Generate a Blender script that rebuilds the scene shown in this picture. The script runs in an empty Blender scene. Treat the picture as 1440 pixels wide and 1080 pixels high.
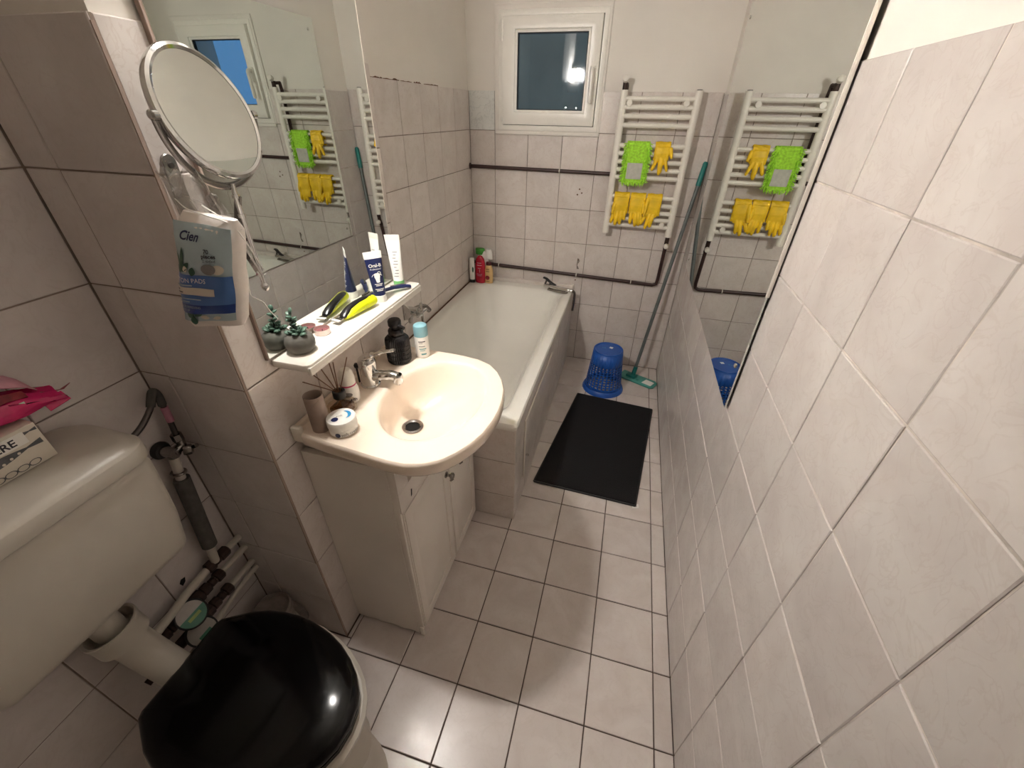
import bpy, bmesh, math, random
from mathutils import Vector, Matrix, noise as mnoise
from math import sin, cos, pi, radians, sqrt
rnd = random.Random(7)
SC = bpy.context.scene
COL = SC.collection

# ------------------------------------------------------------------ camera
cam_d = bpy.data.cameras.new('camera'); cam = bpy.data.objects.new('camera', cam_d); COL.objects.link(cam)
cam_d.sensor_width = 36; cam_d.lens = 14.423; cam_d.clip_start = .01; cam_d.clip_end = 100
_yaw, _pit, _rol = -.253654512, .585068014, .0198884851
_f = Vector((sin(_yaw)*cos(_pit), cos(_yaw)*cos(_pit), -sin(_pit)))
_r0 = Vector((cos(_yaw), -sin(_yaw), 0)); _u0 = _r0.cross(_f)
_r = _r0*cos(_rol) + _u0*sin(_rol); _u = _r.cross(_f)
cam.matrix_world = Matrix(((_r.x, _u.x, -_f.x, 0), (_r.y, _u.y, -_f.y, 0), (_r.z, _u.z, -_f.z, 1.51), (0, 0, 0, 1)))
SC.camera = cam

# ------------------------------------------------------------------ world (dusk sky), exposure
w = bpy.data.worlds.new('dusk'); SC.world = w; w.use_nodes = True
_bg = w.node_tree.nodes['Background']; _bg.inputs[0].default_value = (.16, .46, .95, 1); _bg.inputs[1].default_value = .8
LAMP = 960.0
SC.view_settings.view_transform = 'Standard'; SC.view_settings.look = 'None'
SC.view_settings.gamma = 1; SC.view_settings.use_curve_mapping = False
SC.view_settings.exposure = 0.0
SC.cycles.use_denoising = True
SC.cycles.max_bounces = 16; SC.cycles.diffuse_bounces = 6; SC.cycles.glossy_bounces = 8
SC.cycles.transparent_max_bounces = 16; SC.cycles.caustics_reflective = True; SC.cycles.caustics_refractive = False
SC.cycles.sample_clamp_indirect = 0

# ------------------------------------------------------------------ materials
def L(h):
    c = [int(h[i:i+2], 16)/255 for i in (0, 2, 4)]
    return tuple(x/12.92 if x <= .04045 else ((x+.055)/1.055)**2.4 for x in c)
MATS = {}
def _nt(name):
    m = bpy.data.materials.new(name); m.use_nodes = True
    nt = m.node_tree; b = nt.nodes['Principled BSDF']
    return m, nt, b
def mat(name, hexc, rough=.5, metal=0., var=.08, scale=12., bump=0., coat=0., trans=0., ior=1.5, alpha=1., emit=0., detail=3., dark=None):
    if name in MATS: return MATS[name]
    m, nt, b = _nt(name)
    c = L(hexc)
    tc = nt.nodes.new('ShaderNodeTexCoord'); nz = nt.nodes.new('ShaderNodeTexNoise')
    nz.inputs['Scale'].default_value = scale; nz.inputs['Detail'].default_value = detail
    nt.links.new(tc.outputs['Object'], nz.inputs['Vector'])
    rp = nt.nodes.new('ShaderNodeValToRGB')
    lo = L(dark) if dark else tuple(x*(1-var) for x in c)
    rp.color_ramp.elements[0].position = .3; rp.color_ramp.elements[1].position = .7
    rp.color_ramp.elements[0].color = (*lo, 1); rp.color_ramp.elements[1].color = (*[min(1, x*(1+var*.5)) for x in c], 1)
    nt.links.new(nz.outputs['Fac'], rp.inputs['Fac']); nt.links.new(rp.outputs['Color'], b.inputs['Base Color'])
    b.inputs['Roughness'].default_value = rough; b.inputs['Metallic'].default_value = metal
    b.inputs['Coat Weight'].default_value = coat; b.inputs['Coat Roughness'].default_value = .08
    b.inputs['Transmission Weight'].default_value = trans; b.inputs['IOR'].default_value = ior
    b.inputs['Alpha'].default_value = alpha
    if emit:
        b.inputs['Emission Color'].default_value = (*c, 1); b.inputs['Emission Strength'].default_value = emit
    if bump:
        bp = nt.nodes.new('ShaderNodeBump'); bp.inputs['Strength'].default_value = bump; bp.inputs['Distance'].default_value = .002
        nt.links.new(nz.outputs['Fac'], bp.inputs['Height']); nt.links.new(bp.outputs['Normal'], b.inputs['Normal'])
    MATS[name] = m; return m
def tile_mat(name, h1, h2, h3, rough=.28, veins=.35, spread=.05):
    m, nt, b = _nt(name)
    N = nt.nodes.new; lk = nt.links.new
    tc = N('ShaderNodeTexCoord'); oi = N('ShaderNodeObjectInfo')
    mul = N('ShaderNodeMath'); mul.operation = 'MULTIPLY'; mul.inputs[1].default_value = 37.
    lk(oi.outputs['Random'], mul.inputs[0])
    add = N('ShaderNodeVectorMath'); add.operation = 'ADD'; lk(tc.outputs['Object'], add.inputs[0]); lk(mul.outputs[0], add.inputs[1])
    n1 = N('ShaderNodeTexNoise'); n1.inputs['Scale'].default_value = 9; n1.inputs['Detail'].default_value = 6; n1.inputs['Distortion'].default_value = .8
    n2 = N('ShaderNodeTexNoise'); n2.inputs['Scale'].default_value = 16; n2.inputs['Detail'].default_value = 8; n2.inputs['Distortion'].default_value = 2.
    lk(add.outputs[0], n1.inputs['Vector']); lk(add.outputs[0], n2.inputs['Vector'])
    r1 = N('ShaderNodeValToRGB'); e = r1.color_ramp.elements
    e[0].position = .34; e[1].position = .66; e[0].color = (*L(h2), 1); e[1].color = (*L(h1), 1)
    lk(n1.outputs['Fac'], r1.inputs['Fac'])
    r2 = N('ShaderNodeValToRGB'); e = r2.color_ramp.elements     # thin cloudy veins
    e[0].position = .47; e[1].position = .5; e[0].color = (0, 0, 0, 1); e[1].color = (veins, veins, veins, 1)
    k = e.new(.53); k.color = (0, 0, 0, 1)
    lk(n2.outputs['Fac'], r2.inputs['Fac'])
    mx = N('ShaderNodeMix'); mx.data_type = 'RGBA'; lk(r2.outputs['Color'], mx.inputs[0]); lk(r1.outputs['Color'], mx.inputs[6]); mx.inputs[7].default_value = (*L(h3), 1)
    hs = N('ShaderNodeHueSaturation'); mr = N('ShaderNodeMapRange'); lk(oi.outputs['Random'], mr.inputs[0])
    mr.inputs[3].default_value = 1-spread; mr.inputs[4].default_value = 1+spread
    lk(mr.outputs[0], hs.inputs['Value']); lk(mx.outputs[2], hs.inputs['Color']); lk(hs.outputs['Color'], b.inputs['Base Color'])
    b.inputs['Roughness'].default_value = rough
    bp = N('ShaderNodeBump'); bp.inputs['Strength'].default_value = .12; bp.inputs['Distance'].default_value = .001
    lk(n1.outputs['Fac'], bp.inputs['Height']); lk(bp.outputs['Normal'], b.inputs['Normal'])
    MATS[name] = m; return m
M_TW = tile_mat('wall_tile', 'cec7c2', 'c5bcb7', 'b9aca5', .27, .3)  # same tile as the far wall, darkened to offset the strong lamp light
M_TF = tile_mat('far_tile', 'd9d0ca', 'cfc5be', 'beaca2', .32, .35)  # same tile as the right wall, lightened to offset lamp falloff
M_TN = tile_mat('niche_tile', 'd5cdca', 'cbc2be', 'beb3ae', .32, .25)
M_TFL = tile_mat('floor_tile', 'd3cac5', 'c9beb8', 'bcafa7', .27, .2, .04)
M_TAP = tile_mat('apron_tile', 'd6cec8', 'c6bdb7', 'b3aaa5', .3, .4)
M_MARB = tile_mat('marble_tile', 'dcdcd8', 'd2d2ce', 'a4a6a5', .25, .4)
M_PLAS = mat('plaster_paint', 'e2dcd4', .85, var=.04, scale=3, bump=.25, detail=6)
M_CEIL = mat('ceiling_paint', 'e6e2dc', .9, var=.03, scale=4)
M_GRL = mat('pale_grout', 'c9beb4', .9, var=.45, scale=14)
M_GRD = mat('grey_grout', '8d7f74', .9, var=.4, scale=12)
M_GRF = mat('floor_grout', '5b4a41', .9, var=.4, scale=14)
M_CHR = mat('chrome', 'd6d6d4', .1, 1., var=.05, scale=30)
M_STEEL = mat('brushed_steel', '9c9793', .25, 1., var=.15, scale=40)
M_DSTEEL = mat('dark_steel', '5b5552', .35, .9, var=.2, scale=30)
M_PORC = mat('white_enamel', 'ebe8e0', .12, var=.03, scale=5, coat=.3)
M_BAS = mat('cream_porcelain', 'f3e3d2', .2, var=.05, scale=6, coat=.4)
M_WPL = mat('white_plastic', 'e6e0d6', .35, var=.04, scale=10)
M_CIST = mat('cistern_plastic', 'c2bbb0', .33, var=.04, scale=6)
M_CAB = mat('cabinet_lacquer', 'e4dcd3', .38, var=.05, scale=5)
M_UPVC = mat('window_upvc', 'eae6de', .3, var=.04, scale=8)
M_BLACK = mat('black_gloss', '040405', .12, var=.3, scale=8); M_BLACK.node_tree.nodes['Principled BSDF'].inputs['Specular IOR Level'].default_value = .3
M_BLKM = mat('black_matt', '1b191a', .55, var=.3, scale=25)
M_MAT = mat('black_pile', '0c0b0d', 1., var=.5, scale=220, bump=.8)
M_BROWN = mat('brown_pipe', '3b2320', .4, var=.3, scale=14)
M_BRASS = mat('dark_brass', '3f2d27', .5, .5, var=.5, scale=50)
M_FOAM = mat('grey_foam', '57544f', .9, var=.2, scale=60)
M_BLUE = mat('blue_plastic', '1554aa', .38, var=.15, scale=14)
M_TEAL = mat('teal_plastic', '1c7a73', .38, var=.2, scale=14)
M_MOPG = mat('teal_mop_plate', '4c9a8f', .42, var=.2, scale=10)
M_POLE = mat('grey_green_pole', '6d7472', .4, .3, var=.15, scale=20)
M_LIME = mat('lime_chenille', 'a9e43e', .9, var=.3, scale=90, bump=.6)
M_GREYP = mat('grey_pocket', 'bcb9b0', .9, var=.15, scale=60)
M_YEL = mat('yellow_rubber', 'f4c816', .5, var=.22, scale=18)
M_RED = mat('crimson_bottle', 'b5122e', .25, var=.25, scale=20)
M_CREAM = mat('cream_bottle', 'e2bd82', .35, var=.1, scale=16)
M_DKRED = mat('maroon_cap', '4d1219', .4, var=.2, scale=16)
M_GREEN = mat('green_cap', '3a8c2e', .4, var=.15, scale=16)
M_PGREEN = mat('pale_green_cap', '6fb56a', .4, var=.1, scale=16)
M_NAVY = mat('navy_print', '182350', .35, var=.12, scale=20)
M_WHITE = mat('white_print', 'efece6', .4, var=.03, scale=20)
M_INK = mat('dark_ink', '2a2b38', .5, var=.2, scale=30)
M_GREYI = mat('grey_ink', '8d8a88', .5, var=.2, scale=30)
M_LTBL = mat('pale_blue_film', 'b9ccd3', .25, var=.08, scale=18)
M_MIDBL = mat('mid_blue_print', '4a74b4', .3, var=.08, scale=18)
M_DKBL = mat('deep_blue_print', '1d3f88', .3, var=.08, scale=18)
M_LEAF = mat('leaf_print', '2f5c46', .4, var=.35, scale=60)
M_COTT = mat('cotton_white', 'ece4dd', .8, var=.06, scale=40, bump=.4)
M_PINK = mat('pink_film', 'd81f6a', .22, var=.3, scale=25, trans=.15)
M_PINKL = mat('pale_pink_film', 'e7a0b5', .25, var=.35, scale=30, trans=.2)
M_REDW = mat('dark_red_print', '8a1f2c', .4, var=.5, scale=60)
M_CARD = mat('off_white_card', 'dcd3c5', .6, var=.05, scale=20)
M_FISH = mat('grey_drawing_ink', '5f6063', .6, var=.4, scale=60)
M_DRBLK = mat('disp_black', '171416', .3, var=.3, scale=30)
M_LIMEY = mat('acid_yellow', 'd3dc0e', .35, var=.1, scale=20)
M_POT = mat('grey_stone_pot', '67645d', .8, var=.2, scale=40, bump=.4)
M_SUCC = mat('succulent_green', '5c7868', .4, var=.4, scale=40, dark='2c4438')
M_STEM = mat('dark_stem', '22281f', .6, var=.2, scale=30)
M_WAX = mat('mauve_wax', '8a5356', .5, var=.2, scale=30)
M_TIN = mat('candle_tin', 'd9c8c2', .3, .6, var=.1, scale=30)
M_WOODS = mat('brown_reed', '6e4a30', .7, var=.3, scale=40)
M_AMBER = mat('amber_oil', 'b06a1c', .05, var=.2, scale=20, trans=.85, ior=1.4)
M_KRAFT = mat('kraft_card', 'a08c80', .85, var=.12, scale=30)
M_MAG = mat('magenta_band', 'b5325e', .4, var=.1, scale=20)
M_AQUA = mat('aqua_cap', '8ab8c2', .4, var=.06, scale=16)
M_AQUAD = mat('aqua_print', '5d9aa0', .4, var=.06, scale=16)
M_SKYB = mat('sky_blue_print', '3f9bd0', .4, var=.1, scale=16)
M_RUST = mat('rust_stain', '6b4a33', .9, var=.5, scale=60)
M_DARK = mat('dark_void', '0d0b0a', .9, var=.2, scale=20)
M_DIALG = mat('green_dial', '3f7f68', .4, var=.15, scale=40)
M_DIALL = mat('lime_dial_tag', '9fb46a', .5, var=.15, scale=40)
M_DIALW = mat('white_dial', 'b7b2ac', .5, var=.1, scale=60)
M_CONC = mat('raw_cement', '8b8078', .95, var=.25, scale=40, bump=.6)
M_NEIGH = mat('dark_render', 'c08a62', .95, var=.2, scale=2)
M_BULBH = mat('lamp_socket', 'e0dcd4', .4, var=.05, scale=10)
def mirror_mat():
    m, nt, b = _nt('mirror_silver')
    nz = nt.nodes.new('ShaderNodeTexNoise'); nz.inputs['Scale'].default_value = 40; tc = nt.nodes.new('ShaderNodeTexCoord')
    nt.links.new(tc.outputs['Object'], nz.inputs['Vector'])
    mr = nt.nodes.new('ShaderNodeMapRange'); mr.inputs[3].default_value = 0.; mr.inputs[4].default_value = .012
    nt.links.new(nz.outputs['Fac'], mr.inputs[0]); nt.links.new(mr.outputs[0], b.inputs['Roughness'])
    b.inputs['Base Color'].default_value = (.80, .835, .81, 1); b.inputs['Metallic'].default_value = 1
    return m
M_MIR = mirror_mat()
def glass_mat(name, tint, rough=0., bumpy=0., f0=.045):
    m = bpy.data.materials.new(name); m.use_nodes = True; nt = m.node_tree; nt.nodes.clear()
    N = nt.nodes.new; out = N('ShaderNodeOutputMaterial'); tr = N('ShaderNodeBsdfTransparent'); gl = N('ShaderNodeBsdfGlossy'); mx = N('ShaderNodeMixShader')
    lw = N('ShaderNodeLayerWeight'); lw.inputs[0].default_value = .5
    p5 = N('ShaderNodeMath'); p5.operation = 'POWER'; p5.inputs[1].default_value = 5.; fr = N('ShaderNodeMath'); fr.operation = 'MULTIPLY_ADD'; fr.inputs[1].default_value = .96; fr.inputs[2].default_value = f0
    nt.links.new(lw.outputs['Facing'], p5.inputs[0]); nt.links.new(p5.outputs[0], fr.inputs[0])
    tr.inputs[0].default_value = (*tint, 1); gl.inputs['Roughness'].default_value = rough
    if bumpy:
        nz = N('ShaderNodeTexNoise'); nz.inputs['Scale'].default_value = 30; bp = N('ShaderNodeBump'); bp.inputs['Strength'].default_value = bumpy; bp.inputs['Distance'].default_value = .003
        tc = N('ShaderNodeTexCoord'); nt.links.new(tc.outputs['Object'], nz.inputs['Vector'])
        nt.links.new(nz.outputs['Fac'], bp.inputs['Height']); nt.links.new(bp.outputs['Normal'], gl.inputs['Normal'])
    nt.links.new(fr.outputs[0], mx.inputs[0]); nt.links.new(tr.outputs[0], mx.inputs[1]); nt.links.new(gl.outputs[0], mx.inputs[2]); nt.links.new(mx.outputs[0], out.inputs[0])
    return m
M_PANE = glass_mat('window_pane', (.93, .95, .97), .03)
M_FILM = glass_mat('clear_film', (.9, .9, .89), .08, 1., .3)
M_CLEAR = glass_mat('clear_glass', (.9, .86, .78), .02)
def emis(name, col, s):
    m = bpy.data.materials.new(name); m.use_nodes = True; nt = m.node_tree; nt.nodes.clear()
    o = nt.nodes.new('ShaderNodeOutputMaterial'); e = nt.nodes.new('ShaderNodeEmission'); e.inputs[0].default_value = (*col, 1); e.inputs[1].default_value = s
    nt.links.new(e.outputs[0], o.inputs[0]); return m

# ------------------------------------------------------------------ geometry helpers: each returns (verts, faces)
V = Vector
def join(*gs):
    vs, fs = [], []
    for v, f in gs:
        o = len(vs); vs += [V(x) for x in v]; fs += [tuple(i+o for i in t) for t in f]
    return vs, fs
def box(x0, x1, y0, y1, z0, z1, bev=0., seg=2):
    v = [V((x, y, z)) for z in (z0, z1) for y in (y0, y1) for x in (x0, x1)]
    f = [(0, 2, 3, 1), (4, 5, 7, 6), (0, 1, 5, 4), (2, 6, 7, 3), (0, 4, 6, 2), (1, 3, 7, 5)]
    return bevel((v, f), bev, seg) if bev else (v, f)
def bevel(g, w, seg=2, ang=30):
    bm = bmesh.new(); vs = [bm.verts.new(p) for p in g[0]]
    for t in g[1]:
        try: bm.faces.new([vs[i] for i in t])
        except ValueError: pass
    bm.normal_update()
    ed = [e for e in bm.edges if len(e.link_faces) == 2 and e.calc_face_angle(0) > radians(ang)]
    bmesh.ops.bevel(bm, geom=ed, offset=w, segments=seg, profile=.5, affect='EDGES')
    bm.verts.index_update()
    out = [v.co.copy() for v in bm.verts], [tuple(v.index for v in f.verts) for f in bm.faces]
    bm.free(); return out
def loft(rings, cap=(True, True), closed=True):
    vs, fs = [], []; n = len(rings[0])
    for r in rings: vs += [V(p) for p in r]
    for i in range(len(rings)-1):
        for j in range(n if closed else n-1):
            k = (j+1) % n
            fs.append((i*n+j, i*n+k, (i+1)*n+k, (i+1)*n+j))
    if cap[0]: fs.append(tuple(reversed(range(n))))
    if cap[1]: fs.append(tuple(range((len(rings)-1)*n, len(rings)*n)))
    return vs, fs
def basis(d):
    d = V(d).normalized(); a = V((0, 0, 1)) if abs(d.z) < .9 else V((1, 0, 0))
    x = d.cross(a).normalized(); return x, d.cross(x).normalized(), d
def tube(pts, r, n=12, cap=True, flat=1., up=None):
    pts = [V(p) for p in pts]; R = r if isinstance(r, (list, tuple)) else [r]*len(pts)
    rings = []; px = None
    for i, p in enumerate(pts):
        d = (pts[min(i+1, len(pts)-1)]-pts[max(i-1, 0)]).normalized()
        if px is None:
            px = (V(up) - d*V(up).dot(d)).normalized() if up else basis(d)[0]
        else: px = (px - d*px.dot(d)).normalized()
        py = d.cross(px)
        rings.append([p + px*cos(2*pi*j/n)*R[i] + py*sin(2*pi*j/n)*R[i]*flat for j in range(n)])
    return loft(rings, (cap, cap))
def lathe(prof, c=(0, 0, 0), axis=(0, 0, 1), n=32, cap=(True, True), sx=1., sy=1.):
    x, y, d = basis(axis); 
    if V(axis).normalized().z > .99: x, y, d = V((1, 0, 0)), V((0, 1, 0)), V((0, 0, 1))
    c = V(c)
    return loft([[c + d*h + x*cos(2*pi*j/n)*r*sx + y*sin(2*pi*j/n)*r*sy for j in range(n)] for r, h in prof], cap)
def ring(c, axis, R, r, n=48, m=10, a0=0., a1=2*pi, xa=None):
    x, y, d = basis(axis)
    if xa is not None: x = V(xa).normalized(); y = V(axis).normalized().cross(x)
    full = abs(a1-a0-2*pi) < 1e-6
    pts = [V(c)+x*cos(a0+(a1-a0)*i/n)*R+y*sin(a0+(a1-a0)*i/n)*R for i in range(n if full else n+1)]
    rings = []
    for i, p in enumerate(pts):
        o = (p-V(c)).normalized(); rings.append([p+o*cos(2*pi*j/m)*r+V(axis).normalized()*sin(2*pi*j/m)*r for j in range(m)])
    if full: rings.append(rings[0])
    return loft(rings, (not full, not full))
def ell(c, a, b, cc, n=10, m=8, rot=None):
    vs, fs = [], []
    R = rot or Matrix.Identity(3)
    rings = [[V(c)+R@V((a*sin(pi*i/m)*cos(2*pi*j/n), b*sin(pi*i/m)*sin(2*pi*j/n), cc*cos(pi*i/m))) for j in range(n)] for i in range(1, m)]
    vs, fs = loft(rings, (False, False))
    t = len(vs); vs += [V(c)+R@V((0, 0, cc)), V(c)+R@V((0, 0, -cc))]
    for j in range(n):
        fs.append((t, (j+1) % n, j)); fs.append((t+1, (m-2)*n+j, (m-2)*n+(j+1) % n))
    return vs, fs
def prism(poly, d0, d1, fn):
    """poly of (u,v); fn(u,v,d)->point"""
    return loft([[fn(u, v, d) for u, v in poly] for d in (d0, d1)])
def rrect(x0, x1, y0, y1, r, z, n=10):
    p = []
    for cx, cy, a in ((x1-r, y1-r, 0), (x0+r, y1-r, pi/2), (x0+r, y0+r, pi), (x1-r, y0+r, 1.5*pi)):
        for k in range(n): p.append(V((cx+r*cos(a+pi/2*k/(n-1)), cy+r*sin(a+pi/2*k/(n-1)), z)))
    return p
def picframe(x0, x1, z0, z1, a0, a1, c0, c1, y0, y1, bev=0.):
    O = [(x0, z0), (x1, z0), (x1, z1), (x0, z1)]; I = [(a0, c0), (a1, c0), (a1, c1), (a0, c1)]
    v = [V((x, y, z)) for y in (y0, y1) for pl in (O, I) for x, z in pl]; f = []
    for k in range(4):
        n = (k+1) % 4
        f += [(k, n, 4+n, 4+k), (8+k, 12+k, 12+n, 8+n), (k, 8+k, 8+n, n), (4+k, 4+n, 12+n, 12+k)]
    return bevel((v, f), bev, 2) if bev else (v, f)
def bez(p, n=12):
    """Catmull-Rom through points"""
    p = [V(q) for q in p]; out = []
    for i in range(len(p)-1):
        a, b, c, d = p[max(i-1, 0)], p[i], p[i+1], p[min(i+2, len(p)-1)]
        for k in range(n):
            t = k/n
            out.append(.5*((2*b)+(c-a)*t+(2*a-5*b+4*c-d)*t*t+(3*b-a-3*c+d)*t**3))
    return out+[p[-1]]
def text(s, size=1., align='CENTER', shear=0., bold=0.):
    cu = bpy.data.curves.new('lettering', 'FONT'); cu.body = s; cu.size = size; cu.align_x = align; cu.shear = shear; cu.offset = bold; cu.resolution_u = 3
    ob = bpy.data.objects.new('lettering', cu); COL.objects.link(ob)
    dg = bpy.context.evaluated_depsgraph_get(); me = bpy.data.meshes.new_from_object(ob.evaluated_get(dg))
    g = [v.co.copy() for v in me.vertices], [tuple(p.vertices) for p in me.polygons]
    bpy.data.objects.remove(ob); bpy.data.curves.remove(cu); bpy.data.meshes.remove(me)
    return g
def wrap(g, fn): return [fn(p.x, p.y) for p in g[0]], g[1]

# ------------------------------------------------------------------ object helpers
ORG = {}
def make_mesh(g, m, smooth=True, org=(0, 0, 0)):
    me = bpy.data.meshes.new('geometry'); o = V(org)
    me.from_pydata([tuple(V(p)-o) for p in g[0]], [], g[1]); me.update()
    bm = bmesh.new(); bm.from_mesh(me); bmesh.ops.recalc_face_normals(bm, faces=bm.faces); bm.to_mesh(me); bm.free()
    if smooth:
        me.polygons.foreach_set('use_smooth', [True]*len(me.polygons)); me.set_sharp_from_angle(angle=radians(38))
    me.materials.append(m); return me
def thing(name, label, cat, loc, group=None):
    o = bpy.data.objects.new(name, None); COL.objects.link(o); o.location = loc; o.empty_display_size = .02
    o['label'] = label; o['category'] = cat
    if group: o['group'] = group
    ORG[o] = V(loc); return o
def part(name, g, m, parent, smooth=True, label=None, kind=None):
    o = bpy.data.objects.new(name, make_mesh(g, m, smooth, ORG[parent])); COL.objects.link(o); o.parent = parent
    ORG[o] = ORG[parent]
    if label: o['label'] = label
    if kind: o['kind'] = kind
    return o
def single(name, g, m, label, cat, loc=(0, 0, 0), group=None, smooth=True):
    o = bpy.data.objects.new(name, make_mesh(g, m, smooth, loc)); COL.objects.link(o); o.location = loc
    o['label'] = label; o['category'] = cat; ORG[o] = V(loc)
    if group: o['group'] = group
    return o
def struct(name, g, m, label=None, smooth=False):
    o = bpy.data.objects.new(name, make_mesh(g, m, smooth)); COL.objects.link(o); o['kind'] = 'structure'; ORG[o] = V((0, 0, 0))
    if label: o['label'] = label
    return o
_tc = {}
def tiles(parent, ax, plane, sgn, us, vs, m, gap=.003, t=.007, skip=None, name='tile', wob=.0006):
    """ax: axis of the normal, plane: tile face, sgn: +-1 face direction; us, vs joints along the two other axes"""
    a1, a2 = [(1, 2), (0, 2), (0, 1)][ax]
    for i in range(len(us)-1):
        for j in range(len(vs)-1):
            u0, u1, v0, v1 = us[i], us[i+1], vs[j], vs[j+1]
            if skip and skip(u0, u1, v0, v1): continue
            W, H = round(u1-u0-gap, 4), round(v1-v0-gap, 4)
            mm = skip_m(parent, u0, u1, v0, v1, m)
            key = (ax, sgn, W, H, mm.name)
            if key not in _tc:
                c = .0016
                pts = []
                for k, (ins, d) in enumerate(((0, -t), (0, -c*.8), (c, 0))):
                    for su, sv in ((-1, -1), (1, -1), (1, 1), (-1, 1)):
                        q = [0, 0, 0]; q[a1] = su*(W/2-ins); q[a2] = sv*(H/2-ins); q[ax] = sgn*d; pts.append(q)
                f = [(8, 9, 10, 11)] + [(k*4+s, k*4+(s+1) % 4, (k+1)*4+(s+1) % 4, (k+1)*4+s) for k in (0, 1) for s in range(4)]
                _tc[key] = make_mesh((pts, f), mm, False)
            o = bpy.data.objects.new(name, _tc[key]); COL.objects.link(o); o.parent = parent
            q = [0, 0, 0]; q[a1] = (u0+u1)/2; q[a2] = (v0+v1)/2; q[ax] = plane+sgn*rnd.uniform(-wob, wob)
            o.location = q
            rr = [0, 0, 0]; rr[a1] = rnd.uniform(-1, 1)*.003; rr[a2] = rnd.uniform(-1, 1)*.003; o.rotation_euler = rr
def skip_m(parent, u0, u1, v0, v1, m):
    if parent.name == 'wall_far' and u1 < -.8 and v0 > 1.4: return M_MARB
    return m
def joints(a, b, anchor, p=.2):
    k = math.ceil((a-anchor)/p+1e-6); r = [a]; x = anchor+k*p
    while x < b-1e-4:
        if x-r[-1] > .012: r.append(x)
        x += p
    r.append(b); return r

# ------------------------------------------------------------------ the room
XR, XL, XC, YF, YB, YC0, YC1, ZT, ZC = .365, -.985, -.705, 2.685, -.75, .53, 1.19, 1.61, 2.5
T = .007
fl = struct('floor', box(XL-.1, XR+.1, YB-.1, YF+.1, -.1, -.004), M_GRF, 'floor of square beige tiles with dark grout')
fy, fx = joints(YB, YF, .5), joints(XL, XR, .311)
tiles(fl, 2, 0., 1, fx, fy, M_TFL, .0035, .006, skip=lambda a, b, c, d: (b < -.27 and c > 1.14) or (b < -.68 and d > .55))
tiles(fl, 2, 0., 1, [-.7035, -.689], [.53]+[y for y in fy if .55 < y < 1.15]+[1.154], M_TFL, .003, .006)
tiles(fl, 2, 0., 1, [XL, -.889, -.689], [.5, .529], M_TFL, .003, .006)
struct('ceiling', box(XL-.1, XR+.1, YB-.1, YF+.1, ZC, ZC+.1), M_CEIL, 'plain white painted ceiling')
zj = [0.]+[.02+.2*k for k in range(1, 8)]+[ZT]
zr = [.2*k for k in range(9)]
wr = struct('wall_right', box(XR+T, XR+.1, YB-.1, YF+.1, 0, ZC), M_PLAS, 'wall of large pale tiles below white plaster, carrying a big mirror')
part('grout', box(XR+.0022, XR+T+.001, YB, YF, 0, 1.598), M_GRL, wr, False)
tiles(wr, 0, XR, -1, joints(YB, YF, .5), zr, M_TW)
wl = struct('wall_left', box(XL-.1, XL-T, YB-.1, YF+.1, 0, ZC), M_PLAS, 'tiled wall behind the bathtub and the toilet cistern')
part('grout', box(XL-T-.001, XL-.0022, YB, YF, 0, ZT-.002), M_GRD, wl, False)
tiles(wl, 0, XL, 1, joints(YC1, YF, 1.66), zj, M_TF, skip=lambda a, b, c, d: d < .45)
tiles(wl, 0, XL, 1, joints(YB, YC0, .537), zj, M_TN)
wb = struct('wall_back', box(XL-.1, XR+.1, YB-.1, YB, 0, ZC), M_PLAS, 'plain plaster wall behind the viewer')
# far wall with window opening
WX0, WX1, WZ0, WZ1 = -.805, -.24, 1.425, 1.945
OY = YF+.26
wf = struct('wall_far', join(box(XL-.1, WX0, YF+T, OY, 0, ZC), box(WX1, XR+.1, YF+T, OY, 0, ZC), box(WX0, WX1, YF+T, OY, 0, WZ0), box(WX0, WX1, YF+T, OY, WZ1, ZC)), M_PLAS, 'tiled end wall with the small window and the towel radiator')
part('grout', join(box(XL, WX0-.025, YF+.0022, YF+T+.001, 0, ZT-.002), box(WX1+.01, XR, YF+.0022, YF+T+.001, 0, ZT-.002), box(WX0-.025, WX1+.01, YF+.0022, YF+T+.001, 0, 1.418)), M_GRD, wf, False)
xf = joints(XL, XR, -.23)
tiles(wf, 1, YF, -1, xf, zj, M_TF, skip=lambda a, b, c, d: (c > 1.41 and a > -.85 and b < -.2) or (d < .45 and b < -.35))
# drill holes and chips on the far wall tiles
for px, pz in ((-.305, 1.135), (-.29, 1.115), (-.315, 1.105), (-.27, .72), (-.275, .585)):
    part('drill_hole', lathe([(rnd.uniform(.004, .007), -.001), (.004, .0012)], (px, YF-.0004, pz), (0, -1, 0), 7), M_RUST, wf, False)
part('plaster_patch', prism([(.005+.006*cos(a*.7)+.003*sin(a*3), .07*(a/12)) for a in range(12)]+[(-.004, .07), (-.006, .03), (-.003, 0)], 0, .0015, lambda u, v, d: V((-.27+u, YF-d, .66+v))), M_CONC, wf, False)
# chase (pipe duct) that carries the small mirror
ch = struct('wall_chase', box(XL-.02, XC-T, YC0+T, YC1-T, 0, ZC), M_PLAS, 'boxed-out pipe duct with tiled faces behind the washbasin')
part('grout', box(XL, XC-.0022, YC0+.0022, YC1-.0022, 0, ZT-.002), M_GRD, ch, False)
tiles(ch, 0, XC, 1, [YC0+.004, .73, .93, 1.13, YC1-.001], zj, M_TF)
tiles(ch, 1, YC0, -1, [XL, -.906, XC-.001], zj, M_TN)
tiles(ch, 1, YC1, 1, [XL, -.906, XC-.001], zj, M_TF, skip=lambda a, b, c, d: d < .45)
part('corner_bead', box(XC-.006, XC-.0005, YC0+.0005, YC0+.006, 0, ZT-.01), M_KRAFT, ch, False)
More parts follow.
